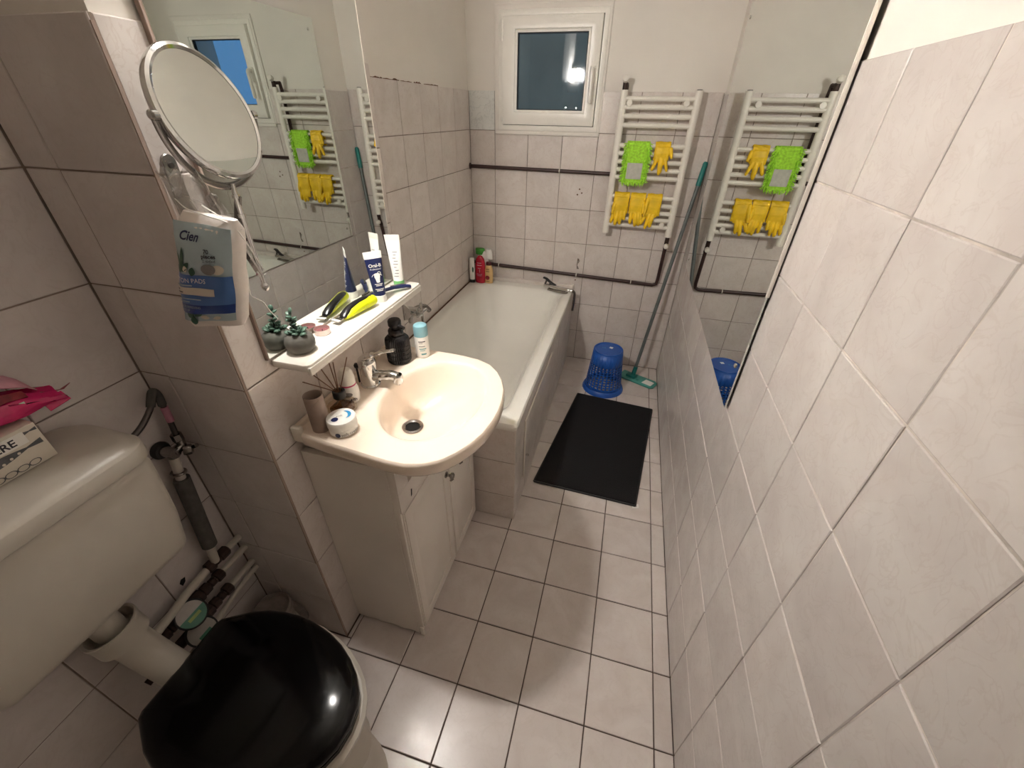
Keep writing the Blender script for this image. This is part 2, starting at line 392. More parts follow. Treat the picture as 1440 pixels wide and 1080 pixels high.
# mould / chipped plaster at the top of the left tiles
for y, ln, th in ((1.62, .05, .003), (1.665, .09, .005), (1.76, .13, .004), (1.9, .1, .003), (2.02, .07, .0045), (2.12, .16, .003)):
    n = 9; up = [(ln*k/n, .0008+th*abs(mnoise.noise(V((y*9, k*.9, 2.))))*2.2) for k in range(n+1)]
    part('plaster_crack', prism([(u, -.001) for u, _ in up]+up[::-1], 0, .0008, lambda u, v, d: V((XL-T+d, y+u, ZT+v))), M_RUST, wl, False)

# ------------------------------------------------------------------ window
wn = struct('window_1', picframe(WX0, WX1, WZ0, WZ1, WX0+.024, WX1-.024, WZ0+.024, WZ1-.024, YF-.004, YF+.05, .002), M_UPVC, 'small white plastic window with a dark pane', True)
SX0, SX1, SZ0, SZ1, GX0, GX1, GZ0, GZ1 = WX0+.0265, WX1-.0265, WZ0+.0265, WZ1-.0265, -.70, -.333, 1.522, 1.853
part('window_sash', picframe(SX0, SX1, SZ0, SZ1, GX0-.012, GX1+.012, GZ0-.012, GZ1+.012, YF-.024, YF+.04, .004), M_UPVC, wn)
part('sash_gasket', picframe(WX0+.02, WX1-.02, WZ0+.02, WZ1-.02, SX0+.006, SX1-.006, SZ0+.006, SZ1-.006, YF+.01, YF+.03), M_BLKM, wn, False)
part('glazing_bead', picframe(GX0-.014, GX1+.014, GZ0-.014, GZ1+.014, GX0, GX1, GZ0, GZ1, YF-.013, YF+.02, .003), M_UPVC, wn)
part('glazing_gasket', picframe(GX0-.001, GX1+.001, GZ0-.001, GZ1+.001, GX0+.004, GX1-.004, GZ0+.004, GZ1-.004, YF-.006, YF+.014, 0), M_BLKM, wn, False)
part('pane', box(GX0, GX1, YF+.002, YF+.006, GZ0, GZ1), M_PANE, wn, False)
part('pane', box(GX0, GX1, YF+.018, YF+.022, GZ0, GZ1), M_PANE, wn, False)
for hz in (SZ0+.015, SZ1-.1):
    part('hinge', tube([(SX0-.002, YF-.022, hz), (SX0-.002, YF-.022, hz+(.02 if hz < 1.6 else .085))], .006, 10), M_UPVC, wn)
hd = part('window_handle', join(box(-.308, -.28, YF-.032, YF-.02, 1.64, 1.715, .004), tube(bez([(-.294, YF-.03, 1.698), (-.294, YF-.056, 1.695), (-.294, YF-.06, 1.66), (-.293, YF-.058, 1.555)], 6), [.0105]*18+[.009], 10, flat=1.1)), M_UPVC, wn)
part('window_ledge', join(box(WX0-.02, WX1+.012, YF-.012, YF+.03, WZ0-.022, WZ0-.002, .004), ), M_PLAS, wn)
part('plaster_reveal', picframe(WX0-.024, WX1+.014, WZ0-.004, WZ1+.022, WX0+.001, WX1-.001, WZ0+.001, WZ1-.001, YF-.002, YF+.03, .003), M_PLAS, wn)
struct('wall_outside', box(-3.6, 7, 8.5, 8.8, -3, 14), M_NEIGH, 'dark neighbouring wall outside the window')

# ------------------------------------------------------------------ wall lamp above the small mirror
lm = thing('wall_lamp', 'two-globe wall lamp above the small mirror, seen reflected in the window', 'lamp', (XC-T, .68, 1.85))
part('back_plate', box(XC-T, XC-T+.012, .62, .74, 1.83, 1.88, .004), M_CHR, lm)
part('arm', tube([(XC-T+.01, .68, 1.855), (-.66, .68, 1.855), (-.622, .68, 1.855)], .007, 12), M_CHR, lm)
part('added_light_baffle', [(lambda g: ([V((p.x, .645+p.z, 1.752+p.y)) for p in g[0]], g[1]))(loft([rrect(-.708, -.572, 0, .112, .03, 0, 8), rrect(-.710, -.568, -.002, .114, .032, .004, 8)]))][0], M_BLKM, lm)  # added black plate, blocks lamp light towards the cistern
part('added_light_skirt', box(-.711, -.648, .645, .649, 1.675, 1.756, .001), M_STEEL, lm)  # added plate, keeps lamp light off the duct face beside the mirror
M_BULB = emis('warm_bulb', (1., .955, .9), LAMP)
for bx_ in (-.676, -.625):
    s = part('socket', lathe([(.009, .85-.002), (.013, .845), (.013, .83), (.011, .826)], (bx_, .68, 1.0), n=16), M_BULBH, lm)
    part('bulb', ell((bx_, .68, 1.805), .024, .024, .024, 16, 10), M_BULB, lm)

# ------------------------------------------------------------------ bathtub with tiled apron
AX, AY, TZ = -.28, 1.155, .535
ap = struct('wall_apron', join(box(AX-.06, AX-.0022, AY+.02, YF, 0, TZ-.016), box(XL, AX-.0022, AY+.0022, AY+.06, 0, TZ-.016)), M_GRD, 'low tiled wall boxing in the bathtub')
za = [0, .14, .335, TZ-.014]
tiles(ap, 1, AY, -1, [XL, -.88, -.68, -.48, AX], za, M_TF)
tiles(ap, 0, AX, 1, joints(AY, YF, 1.1+.255), za, M_TAP, .0025)
hp = part('access_panel', box(AX-.001, AX+.006, 1.30, 1.90, .13, .45, .003), M_TAP, ap)
part('panel_edge', join(box(AX+.002, AX+.0085, 1.296, 1.304, .125, .452, .002), box(AX+.002, AX+.0085, 1.30, 1.9, .447, .453, .002)), M_WPL, hp)
part('panel_knob', lathe([(.004, 0), (.006, .006), (.006, .012), (.0, .014)], (AX+.005, 1.33, .235), (1, 0, 0), 12), M_CHR, hp)
tx0, tx1, ty0, ty1 = XL+.002, AX+.004, AY-.004, YF-.03
tb = thing('bathtub', 'white enamel bathtub built in along the wall beyond the washbasin', 'bathtub', ((tx0+tx1)/2, 1.9, 0))
rg = [rrect(tx0+.004, tx1-.004, ty0+.004, ty1-.004, .012, TZ-.03), rrect(tx0, tx1, ty0, ty1, .014, TZ-.02), rrect(tx0, tx1, ty0, ty1, .014, TZ-.008), rrect(tx0+.006, tx1-.006, ty0+.006, ty1-.006, .014, TZ)]
for ins, e0, e1, r, z in ((.042, .06, .07, .05, TZ+.001), (.056, .072, .082, .06, TZ-.004), (.074, .09, .1, .075, TZ-.022), (.105, .12, .17, .1, TZ-.13), (.15, .16, .27, .12, TZ-.27), (.185, .2, .36, .11, TZ-.345), (.215, .25, .48, .09, TZ-.368), (.27, .4, .7, .05, TZ-.372)):
    rg.append(rrect(tx0+ins, tx1-ins, ty0+e0, ty1-e1, r, z))
part('tub_shell', loft(rg, (False, True)), M_PORC, tb)
part('drain', lathe([(.03, .0), (.032, .003), (.022, .004), (.018, -.004), (0, -.006)], ((tx0+tx1)/2, ty0+.36, TZ-.369), n=24, cap=(False, False)), M_CHR, tb)
part('sealant', box(tx0-.001, tx0+.006, ty0+.05, ty1, TZ-.004, TZ+.004), M_RUST, tb, False)
struct('trim_1', box(XL+.001, AX, YF-.03, YF+.001, .3, TZ+.022, .003), M_TF, 'thin tile ledge between tub and end wall')

# ------------------------------------------------------------------ mirrors and shelf
m1 = thing('wall_mirror', 'small rectangular wall mirror over the shelf and washbasin', 'mirror', (XC, .88, 1.06))
part('backing', box(XC-.004, XC+.003, .607, 1.152, 1.06, 1.745), M_WPL, m1, False)
part('mirror_glass', box(XC+.003, XC+.007, .605, 1.155, 1.058, 1.747), M_MIR, m1, False)
part('edge_strip', box(XC-.001, XC+.008, .6, .6055, 1.056, 1.749, .001), M_KRAFT, m1)
part('edge_strip', box(XC-.001, XC+.0072, 1.1552, 1.1565, 1.056, 1.749), M_CARD, m1)
sh = thing('bathroom_shelf', 'narrow white plastic shelf under the small mirror', 'shelf', (XC, .88, 1.03))
def shelf_poly():
    return [(-.7045, .612), (-.622, .612), (-.614, .615), (-.609, .622), (-.609, 1.146), (-.612, 1.153), (-.62, 1.156), (-.7045, 1.156)]
part('shelf_board', bevel(loft([[V((x, y, z)) for x, y in shelf_poly()] for z in (1.032, 1.05)]), .003, 2), M_WPL, sh)
part('shelf_lip', box(-.616, -.607, .614, 1.154, 1.024, 1.044, .003), M_WPL, sh)
m2 = thing('wall_mirror', 'big frameless mirror screwed to the tiled wall beside the floor mat', 'mirror', (XR, 1.76, .81))
MY0, MY1, MZ0, MZ1 = 1.076, 2.45, .812, 1.9
part('mirror_glass', box(.353, .3575, MY0, MY1, MZ0, MZ1), M_MIR, m2, False)
part('backing', box(.3575, .3605, MY0+.004, MY1-.004, MZ0+.004, MZ1-.004), M_BLKM, m2, False)
part('edge_strip', box(.351, .360, MY0-.003, MY0, 1.145, MZ1, .001), M_WPL, m2)
for sy, sz in ((MY0+.035, MZ0+.12), (MY1-.045, MZ0+.05), (MY1-.045, MZ1-.05), (MY0+.04, MZ1-.05)):
    part('screw', lathe([(.007, 0), (.007, .002), (.003, .004), (0, .004)], (.353, sy, sz), (-1, 0, 0), 14), M_CHR, m2)
for sy in (MY0+.3, MY1-.3): part('wall_spacer', lathe([(.01, 0), (.01, .012)], (.3605, sy, .86), (1, 0, 0), 10), M_BLKM, m2)

# ------------------------------------------------------------------ vanity cabinet, basin, tap
CX, CY0, CY1, CYS = -.447, .605, 1.13, .893
cab = thing('vanity_cabinet', 'worn white two-door cabinet under the washbasin', 'cabinet', (-.58, .87, 0))
part('side_panel', loft([[V((x, y, z)) for x, z in [(-.703, .79), (-.703, .012), (-.67, .006), (-.64, .012), (-.61, .005), (-.57, .012), (-.53, .005), (-.5, .012), (-.468, .004), (-.468, .79)]] for y in (CY0, CY0+.016)]), M_CAB, cab, False)
part('side_panel', box(-.703, -.468, CY1-.016, CY1, .005, .79), M_CAB, cab, False)
part('carcass', box(-.70, -.472, CY0+.016, CY1-.016, .05, .66), M_CAB, cab, False)
part('plinth', box(-.48, -.464, CY0+.02, CY1-.03, .0, .05, .001), M_CAB, cab)
part('corner_strip', box(-.468, CX-.004, CY0+.001, CY0+.014, .03, .78, .001), M_CAB, cab)
part('loose_foil', box(-.462, -.448, CY0-.002, CY0+.003, .004, .05, .001), M_WPL, cab)
for d0, d1, ky in ((CY0+.008, CYS-.002, .872), (CYS+.002, CY1-.004, .955)):
    dr = part('door', box(-.466, CX, d0, d1, .045, .628, .003), M_CAB, cab)
    part('door_frame', bevel(join((lambda g: (g[0], g[1]))(([V((CX+q.y-5, q.x, q.z)) for q in picframe(d0+.004, d1-.004, .05, .623, d0+.038, d1-.038, .092, .582, 4.999, 5.003)[0]], picframe(d0+.004, d1-.004, .05, .623, d0+.038, d1-.038, .092, .582, 4.999, 5.003)[1]))), .0012, 2), M_CAB, dr)
    part('knob', join(lathe([(.011, 0), (.011, .003), (.005, .006), (.005, .014), (.011, .018), (.012, .024), (.008, .028), (0, .029)], (CX+.003, ky, .515), (1, 0, 0), 18), tube([(CX+.022, ky, .518), (CX+.026, ky, .50), (CX+.018, ky, .492)], .004, 8)), M_STEEL, dr)
part('top_rail', join(box(-.466, CX+.001, CY0+.002, CY1-.002, .632, .698, .001)), M_CAB, cab)
part('corner_block', box(-.466, CX+.001, CY0+.002, .66, .6985, .80, .001), M_CAB, cab)
part('corner_block', box(-.466, CX+.001, 1.045, CY1-.002, .6985, .795, .001), M_CAB, cab)
part('chip_mark', prism([(-.004, -.011), (.001, -.009), (.005, .010), (.001, .012)], 0, .001, lambda u, v, d: V((CX+.0015+d, .664+u, .655+v))), M_BLKM, cab, False)

OUT = [(-.7035, .612), (-.69, .6), (-.64, .592), (-.58, .585), (-.516, .579), (-.47, .574), (-.43, .571), (-.39, .572), (-.355, .582), (-.318, .606), (-.292, .64), (-.27, .68), (-.255, .725), (-.247, .775), (-.245, .82), (-.249, .87), (-.259, .92), (-.278, .966), (-.305, 1.008), (-.34, 1.042), (-.385, 1.062), (-.44, 1.071), (-.5, 1.074), (-.58, 1.076), (-.65, 1.078), (-.7035, 1.08)]
def outline(c, N):
    res = []
    poly = OUT
    for k in range(N):
        a = 2*pi*k/N; dx, dy = cos(a), sin(a); best = None
        for i in range(len(poly)):
            (x1, y1), (x2, y2) = poly[i], poly[(i+1) % len(poly)]
            ex, ey = x2-x1, y2-y1; den = dx*ey-dy*ex
            if abs(den) < 1e-9: continue
            t = ((x1-c[0])*ey-(y1-c[1])*ex)/den; s_ = ((x1-c[0])*dy-(y1-c[1])*dx)/den
            if t > 0 and -1e-6 <= s_ <= 1+1e-6 and (best is None or t > best): best = t
        res.append((c[0]+dx*best, c[1]+dy*best))
    return res
bc = (-.437, .838); N = 112
ol = outline(bc, N)
BZ = .858
def sc(o, k, z, floor_x=-.7035): return [V((bc[0]+(x-bc[0])*k, bc[1]+(y-bc[1])*k, z)) for x, y in o]
def inset(o, d, z):
    r = []
    for x, y in o:
        l = sqrt((x-bc[0])**2+(y-bc[1])**2); k = (l-d)/l; r.append(V((bc[0]+(x-bc[0])*k, bc[1]+(y-bc[1])*k, z)))
    return r
dc = (-.515, .832)
def bowl(k, z, sh=0.): 
    cx, cy = bc[0]+(dc[0]-bc[0])*sh, bc[1]+(dc[1]-bc[1])*sh
    return [V((cx+.137*k*cos(2*pi*j/N), cy+.184*k*sin(2*pi*j/N), z)) for j in range(N)]
wbn = thing('washbasin', 'cream ceramic washbasin with an oval bowl on the white cabinet', 'washbasin', (-.5, .84, .79))
rs = [[V((-.52+.11*cos(2*pi*j/N), bc[1]+.15*sin(2*pi*j/N), .70)) for j in range(N)], inset(ol, .075, .775), inset(ol, .03, .80), inset(ol, .008, .815), inset(ol, .0, .826), inset(ol, 0., .849), inset(ol, .0015, .8545), inset(ol, .005, BZ), inset(ol, .012, BZ+.0005)]
rs += [bowl(1.1, BZ), bowl(1.035, BZ-.001), bowl(1.0, BZ-.005), bowl(.965, BZ-.016, .03), bowl(.89, BZ-.045, .12), bowl(.76, BZ-.082, .3), bowl(.56, BZ-.108, .6), bowl(.34, BZ-.122, .85), bowl(.16, BZ-.128, 1.)]
part('basin_shell', loft(rs, (True, True)), M_BAS, wbn)
part('back_ledge', box(-.704, -.69, .605, 1.08, BZ-.004, BZ+.012, .004), M_BAS, wbn)
part('rim_sealant', join(box(-.704, -.675, .596, .612, BZ-.03, BZ+.016, .006)), M_CARD, wbn)
dd = part('drain_ring', lathe([(.030, -.002), (.031, .003), (.026, .0045), (.021, .001), (.019, -.01)], (dc[0], dc[1], BZ-.125), n=28, cap=(False, False)), M_STEEL, wbn)
part('drain_hole', lathe([(.0205, -.0022), (.012, -.0021), (0, -.002)], (dc[0], dc[1], BZ-.125), n=20, cap=(False, False)), M_DARK, dd)

tp = thing('basin_tap', 'chrome lever mixer tap on the washbasin', 'tap', (-.632, .838, BZ))
part('tap_body', lathe([(.027, 0), (.027, .004), (.0235, .007), (.0225, .05), (.024, .056), (.0245, .075), (.021, .085), (.012, .09), (0, .092)], (-.632, .838, BZ), n=28), M_CHR, tp)
sp = part('spout', tube(bez([(-.62, .838, BZ+.03), (-.59, .8405, BZ+.036), (-.565, .8425, BZ+.039), (-.548, .844, BZ+.036)], 6), [.0155]*6+[.014]*6+[.0135]*7, 16), M_CHR, tp)
part('aerator', lathe([(.0125, .012), (.0145, .006), (.0145, -.012), (.012, -.016), (0, -.014)], (-.546, .844, BZ+.032), n=20), M_CHR, sp)
part('lever', tube(bez([(-.64, .838, BZ+.082), (-.612, .840, BZ+.098), (-.585, .843, BZ+.108), (-.545, .848, BZ+.119)], 6), [.02]*4+[.017]*4+[.012]*5+[.008]*5+[.0065], 14, flat=.55, up=(0, 1, 0)), M_CHR, tp)
part('pop_up_knob', join(tube([(-.668, .838, BZ), (-.668, .838, BZ+.05)], .003, 8), lathe([(0, .0), (.006, .002), (.007, .008), (.004, .014), (0, .015)], (-.668, .838, BZ+.048), n=12)), M_BLKM, tp)

# ------------------------------------------------------------------ things on the basin
def cyl_fn(c, r, a0, z0):
    """map text x (m) along arc centred on angle a0 and y to height"""
    return lambda x, y: V((c[0]+r*cos(a0+x/r), c[1]+r*sin(a0+x/r), z0+y))
z0 = BZ+.001
CA = math.atan2(-.84, .54)          # bearing of the viewer from the basin items
t = thing('toilet_roll_core', 'empty brown cardboard toilet roll tube standing on the basin corner', 'cardboard tube', (-.641, .632, z0))
part('tube_wall', lathe([(.0215, 0), (.0215, .098), (.0203, .098), (.0203, .0)], (-.641, .632, z0), n=36, cap=(False, False)), M_KRAFT, t)
part('paper_edge', tube([V((-.641+.0217*cos(a*.25), .632+.0217*sin(a*.25), z0+.004+.0037*a)) for a in range(25)], .0006, 5), M_KRAFT, t)

t = thing('cream_tin', 'white round cream tin with a blue swirl on its lid', 'tin', (-.586, .641, z0))
c = (-.586, .641)
part('tin_body', lathe([(.031, 0), (.033, .003), (.0335, .018), (.033, .02)], (*c, z0), n=40), M_WHITE, t)
ld = part('lid', lathe([(.034, .02), (.0345, .022), (.0345, .036), (.033, .04), (.029, .041), (0, .0415)], (*c, z0), n=40, cap=(False, False)), M_WHITE, t)
zl = z0+.0425
ex, ey = V((.84, .54, 0)), V((-.54, .84, 0))     # local right / up of the print
def on_lid(x, y): return V((*c, zl))+ex*x+ey*y
def arc_band(r0, r1, a0, a1, n=20, ox=0, oy=0, taper=True):
    p, q = [], []
    for i in range(n+1):
        a = a0+(a1-a0)*i/n; k = sin(pi*i/n) if taper else 1
        m_ = (r0+r1)/2; h = (r1-r0)/2*k
        p.append((ox+(m_+h)*cos(a), oy+(m_+h)*sin(a))); q.append((ox+(m_-h)*cos(a), oy+(m_-h)*sin(a)))
    return p+q[::-1]
def flat(poly, fn):
    n = len(poly)//2; v = [fn(*p) for p in poly]
    return v, [(i, i+1, len(poly)-2-i, len(poly)-1-i) for i in range(n-1)]
part('blue_swirl', flat(arc_band(.012, .02, -1.1, 1.5, ox=.004, oy=.002), on_lid), M_SKYB, ld, False)
part('navy_emblem', flat(arc_band(0, .008, 0, 2*pi, taper=False, ox=-.013, oy=-.012), on_lid), M_NAVY, ld, False)
part('lettering', wrap(text('soft', .010), lambda x, y: on_lid(x-.003, y-.003)), M_GREYI, ld, False)
part('emblem', flat(arc_band(0, .0062, 0, 2*pi, taper=False), lambda x, y: cyl_fn(c, .0342, CA-.35, z0+.009)(x, y)), M_NAVY, t, False)
part('lettering', wrap(text('soft cream', .011, 'LEFT'), lambda x, y: cyl_fn(c, .0343, CA-.12, z0+.0055)(x, y)), M_INK, t, False)

t = thing('reed_diffuser', 'small glass reed diffuser with amber oil and brown sticks', 'diffuser', (-.628, .702, z0))
c = (-.628, .702)
part('oil', bevel(box(c[0]-.022, c[0]+.022, c[1]-.022, c[1]+.022, z0+.004, z0+.024), .003, 2), M_AMBER, t)
part('glass_bottle', bevel(loft([[V((c[0]+sx*k, c[1]+sy*k, z0+h)) for sx, sy in ((-1, -1), (1, -1), (1, 1), (-1, 1))] for k, h in ((.0255, 0), (.0255, .034), (.012, .044), (.012, .05))]), .003, 2), M_CLEAR, t)
part('cap', lathe([(.014, .046), (.0155, .048), (.0155, .066), (.0135, .0675), (.009, .067), (.009, .06), (0, .06)], (*c, z0), n=24), M_BLKM, t)
for tip in ((-.02, -.05, .145), (-.034, -.012, .155), (-.018, .012, .158), (-.012, .02, .135), (.03, .022, .155), (-.055, -.045, .11)):
    part('reed', tube([V((*c, z0+.03)), V((c[0]+tip[0]*.12, c[1]+tip[1]*.12, z0+.067)), V((c[0]+tip[0], c[1]+tip[1], z0+tip[2]))], .0013, 7), M_WOODS, t)

t = thing('roll_on_deodorant', 'white roll-on deodorant with a magenta band beside the diffuser', 'deodorant', (-.637, .752, z0))
c = (-.637, .752)
part('bottle', lathe([(.018, 0), (.022, .004), (.024, .02), (.0235, .04), (.02, .05), (.019, .054)], (*c, z0), n=32), M_WHITE, t)
part('magenta_band', lathe([(.0205, .053), (.0205, .057)], (*c, z0), n=32), M_MAG, t)
part('cap', lathe([(.02, .057), (.0195, .075), (.0175, .09), (.012, .098), (0, .1005)], (*c, z0), n=32, cap=(False, False)), M_WPL, t)
part('printed_label', flat(arc_band(0, .012, 0, 2*pi, taper=False), lambda x, y: cyl_fn(c, .0245, CA-.15, z0+.033)(x, y*.6)), M_GREYI, t, False)
part('lettering', wrap(text('48h', .013, bold=.0003), lambda x, y: cyl_fn(c, .0246, CA+.35, z0+.012)(x, y)), M_INK, t, False)

t = thing('soap_dispenser', 'black ribbed soap dispenser with a pump top behind the tap', 'soap dispenser', (-.617, .982, z0))
c = (-.617, .982)
ribs = []
NR = 36
for k, h in ((.031, 0), (.0345, .004), (.0355, .02), (.0355, .068), (.034, .078), (.026, .088), (.02, .091)):
    ribs.append([V((c[0]+(k+(.0016 if j % 2 else -.0012)*(1 if .002 < h < .08 else .2))*cos(2*pi*j/(NR*2)), c[1]+(k+(.0016 if j % 2 else -.0012)*(1 if .002 < h < .08 else .2))*sin(2*pi*j/(NR*2)), z0+h)) for j in range(NR*2)])
part('ribbed_bottle', loft(ribs), M_DRBLK, t, False)
for h in (.016, .03, .044, .058): part('raised_hoop', ring((*c, z0+h), (0, 0, 1), .0362, .0013, 40, 6), M_DRBLK, t)
part('collar', lathe([(.021, .09), (.0225, .092), (.0225, .104), (.02, .108), (.011, .109), (.011, .118)], (*c, z0), n=28), M_DRBLK, t)
part('pump_head', join(lathe([(.016, .117), (.0195, .12), (.0195, .134), (.017, .138), (0, .139)], (*c, z0), n=28), tube([(c[0]+.01, c[1]-.004, z0+.122), (c[0]+.036, c[1]-.012, z0+.12)], [.007, .005], 10)), M_DRBLK, t)

t = thing('deodorant_spray', 'white spray can with a pale blue cap next to the soap dispenser', 'spray can', (-.562, 1.032, z0))
c = (-.562, 1.032)
part('can', lathe([(.02, 0), (.0215, .003), (.0215, .07), (.0205, .074)], (*c, z0), n=32), M_WHITE, t)
part('cap', lathe([(.0217, .072), (.0217, .1), (.02, .106), (.015, .109), (0, .1095)], (*c, z0), n=32, cap=(False, False)), M_AQUA, t)
CB = math.atan2(-1.03, .56)
def bar(x, y, w_, h_): return [(x-w_/2+w_*k/6, y) for k in range(7)]+[(x+w_/2-w_*k/6, y+h_) for k in range(7)]
for x, y, w_, h_, m_ in ((0, .056, .022, .003, M_INK), (-.004, .051, .012, .002, M_GREYI), (-.001, .04, .02, .0025, M_GREYI), (.001, .031, .022, .003, M_AQUAD), (0, .026, .016, .002, M_AQUAD), (.003, .012, .016, .005, M_AQUAD)):
    part('print_line', flat(bar(x, y, w_, h_), cyl_fn(c, .0218, CB, z0)), m_, t, False)

# ------------------------------------------------------------------ things on the shelf
zs = 1.0508
t = thing('succulent_pot', 'small succulent in a round dark grey pot at the end of the shelf', 'potted plant', (-.668, .67, zs))
c = (-.668, .67)
part('pot', lathe([(.018, 0), (.026, .003), (.031, .013), (.032, .023), (.029, .034), (.022, .041), (.0165, .043), (.015, .040)], (*c, zs), n=36), M_POT, t)
lf = make_mesh(ell((0, 0, .008), .0075, .0042, .0095, 8, 6), M_SUCC)
def leaf(p, d, s=1.):
    o = bpy.data.objects.new('leaf', lf); COL.objects.link(o); o.parent = t
    o.location = V(p)-ORG[t]; o.rotation_mode = 'QUATERNION'; o.rotation_quaternion = V(d).to_track_quat('Z', 'Y'); o.scale = (s, s, s)
for k in range(15):
    a = k*2.4; r_ = .004+.0008*k; el = 1.2-.075*k
    leaf((c[0]+r_*.7*cos(a), c[1]+r_*.7*sin(a), zs+.042+.004*(1-k/15)), (cos(a)*cos(el), sin(a)*cos(el), sin(el)), .75+.02*k)
part('stem', tube(bez([(c[0]-.003, c[1], zs+.042), (c[0]-.005, c[1]-.002, zs+.06), (c[0]-.007, c[1]+.001, zs+.078), (c[0]-.006, c[1]+.004, zs+.092)], 5), .0014, 7), M_STEM, t)
for h, a, el in ((.058, 2.6, .3), (.062, -.4, .4), (.07, 3.4, .3), (.075, .2, .4), (.083, 2.8, .5), (.088, 1.2, 1.2), (.066, 1.4, .4), (.08, -1.6, .4)):
    leaf((c[0]-.006, c[1]+.001, zs+h), (cos(a)*cos(el), sin(a)*cos(el), sin(el)), .8)

t = thing('tealight_candle', 'mauve tealight candle in a thin metal cup on the shelf', 'candle', (-.678, .757, zs))
c = (-.678, .757)
part('metal_cup', lathe([(.018, 0), (.0185, .001), (.0188, .0135), (.0182, .0135), (.018, .005)], (*c, zs), n=32, cap=(True, False)), M_TIN, t)
part('wax', lathe([(.018, .005), (.012, .0055), (0, .0053)], (*c, zs), n=32, cap=(False, False)), M_WAX, t)
part('wick', tube([(*c, zs+.005), (c[0]+.001, c[1], zs+.0105)], .0008, 6), M_BLKM, t)

t = thing('beard_trimmer', 'acid yellow and black electric trimmer lying on the shelf', 'trimmer', (-.668, .89, zs))
A, B = V((-.672, .836, zs+.0085)), V((-.652, .948, zs+.0095))
dv = (B-A).normalized(); sv = V((0, 0, 1)).cross(dv).normalized(); uv = dv.cross(sv)
def trim(x, a, u): return A+dv*x+sv*a+uv*u
def body(prof, n=18):
    return loft([[trim(x, 1.18*(ao+hw*cos(2*pi*j/n)), 1.2*(zc+hh*sin(2*pi*j/n))+.0012) for j in range(n)] for x, hw, hh, zc, ao in prof])
part('yellow_handle', body([(0, .005, .003, -.003, -.002), (.008, .0095, .0055, -.001, -.002), (.028, .0115, .009, .002, -.001), (.06, .0125, .0115, .0045, 0), (.1, .013, .0125, .0055, 0), (.117, .0115, .011, .005, 0), (.122, .007, .007, .005, 0)]), M_LIMEY, t)
part('black_grip', body([(-.005, .007, .003, .0, .0), (.002, .0095, .006, .002, .001), (.014, .0098, .0075, .0055, .0025), (.028, .0085, .0075, .0095, .004), (.05, .0082, .007, .0125, .0045), (.085, .0085, .0062, .0145, .004), (.108, .007, .005, .0135, .003), (.117, .003, .003, .011, .003)]), M_DRBLK, t)
bl = part('blade_head', join(([trim(x, a, u) for u in (-.001, .0015) for x, a in ((-.004, -.007), (-.027, -.013), (-.03, -.011), (-.03, .011), (-.027, .013), (-.004, .007))], [(0, 1, 2, 3, 4, 5), (11, 10, 9, 8, 7, 6)]+[(i, (i+1) % 6, 6+(i+1) % 6, 6+i) for i in range(6)])), M_STEEL, t, False)
part('blade_comb', loft([[trim(-.03+dx, a, u) for dx, a, u in ((0, -.0115, .0017), (.008, -.0125, .0017), (.008, .0125, .0017), (0, .0115, .0017))], [trim(-.03+dx, a, u) for dx, a, u in ((0, -.0115, .003), (.008, -.0125, .003), (.008, .0125, .003), (0, .0115, .003))]]), M_WHITE, bl, False)

t = thing('toothpaste_tube', 'navy and white toothpaste tube standing on its cap on the shelf', 'toothpaste', (-.651, .985, zs))
c = V((-.651, .985, zs))
fx_ = V((.66, .75, 0)).normalized(); fn_ = V((.75, -.66, 0)).normalized()     # tube width / facing direction
tilt = V((-.012, 0, .13))
def tpt(x, d, h): return c+fx_*x+fn_*d+V((-.004*h/.14, .0, h))
def tsec(hw, hd, h, n=20): return [tpt(hw*cos(2*pi*j/n), hd*sin(2*pi*j/n), h) for j in range(n)]
part('cap', loft([tsec(.0165, .0165, 0), tsec(.017, .017, .003), tsec(.0165, .0165, .018), tsec(.014, .014, .0195)]), M_WHITE, t)
def thw(h): return .0165+.0085*(h-.02)/.12
def thd(h): return .0155*max(.06, (1-(h-.02)/.118))
hs = [.019, .022, .04, .06, .08, .1, .12]
part('tube', loft([tsec(thw(h), thd(h), h) for h in hs]), M_NAVY, t)
part('crimp', bevel(loft([tsec(.0245, .0022, .12), tsec(.0252, .0012, .126), tsec(.0255, .0009, .139)]), .0003, 1), M_WHITE, t)
def tfront(x, y): 
    hw = thw(y); k = max(-.97, min(.97, x/hw)); return tpt(x, thd(y)*sqrt(1-k*k)+.0006, y)
part('lettering', wrap(text('Oral-B', .0125, bold=.0002), lambda x, y: tfront(x, y+.098)), M_WHITE, t, False)
part('lettering', wrap(text('Professional', .0062), lambda x, y: tfront(x, y+.0905)), M_WHITE, t, False)
part('arc_print', flat(arc_band(.0155, .0168, .5, pi-.5, 24, 0, .065, False), tfront), M_WHITE, t, False)
part('tooth_emblem', join(flat([(-.0075, .079), (-.008, .072), (-.006, .066), (-.0045, .057), (-.002, .056), (-.001, .064), (.001, .064), (.002, .056), (.0045, .057), (.006, .066), (.008, .072), (.0075, .079)], tfront), ([tfront(-.0075, .079), tfront(-.004, .0815), tfront(0, .080), tfront(.004, .0815), tfront(.0075, .079), tfront(.006, .066), tfront(.001, .064), tfront(-.001, .064), tfront(-.006, .066)], [(0, 1, 2, 3, 4, 5, 6, 7, 8)]), flat(arc_band(.004, .0055, 0, 2*pi, 20, .007, .08, False), tfront)), M_WHITE, t, False)
for y, w_ in ((.051, .022), (.047, .017), (.037, .024), (.033, .018)):
    part('print_line', flat(bar(0, y, w_, .0018), tfront), M_WHITE, t, False)

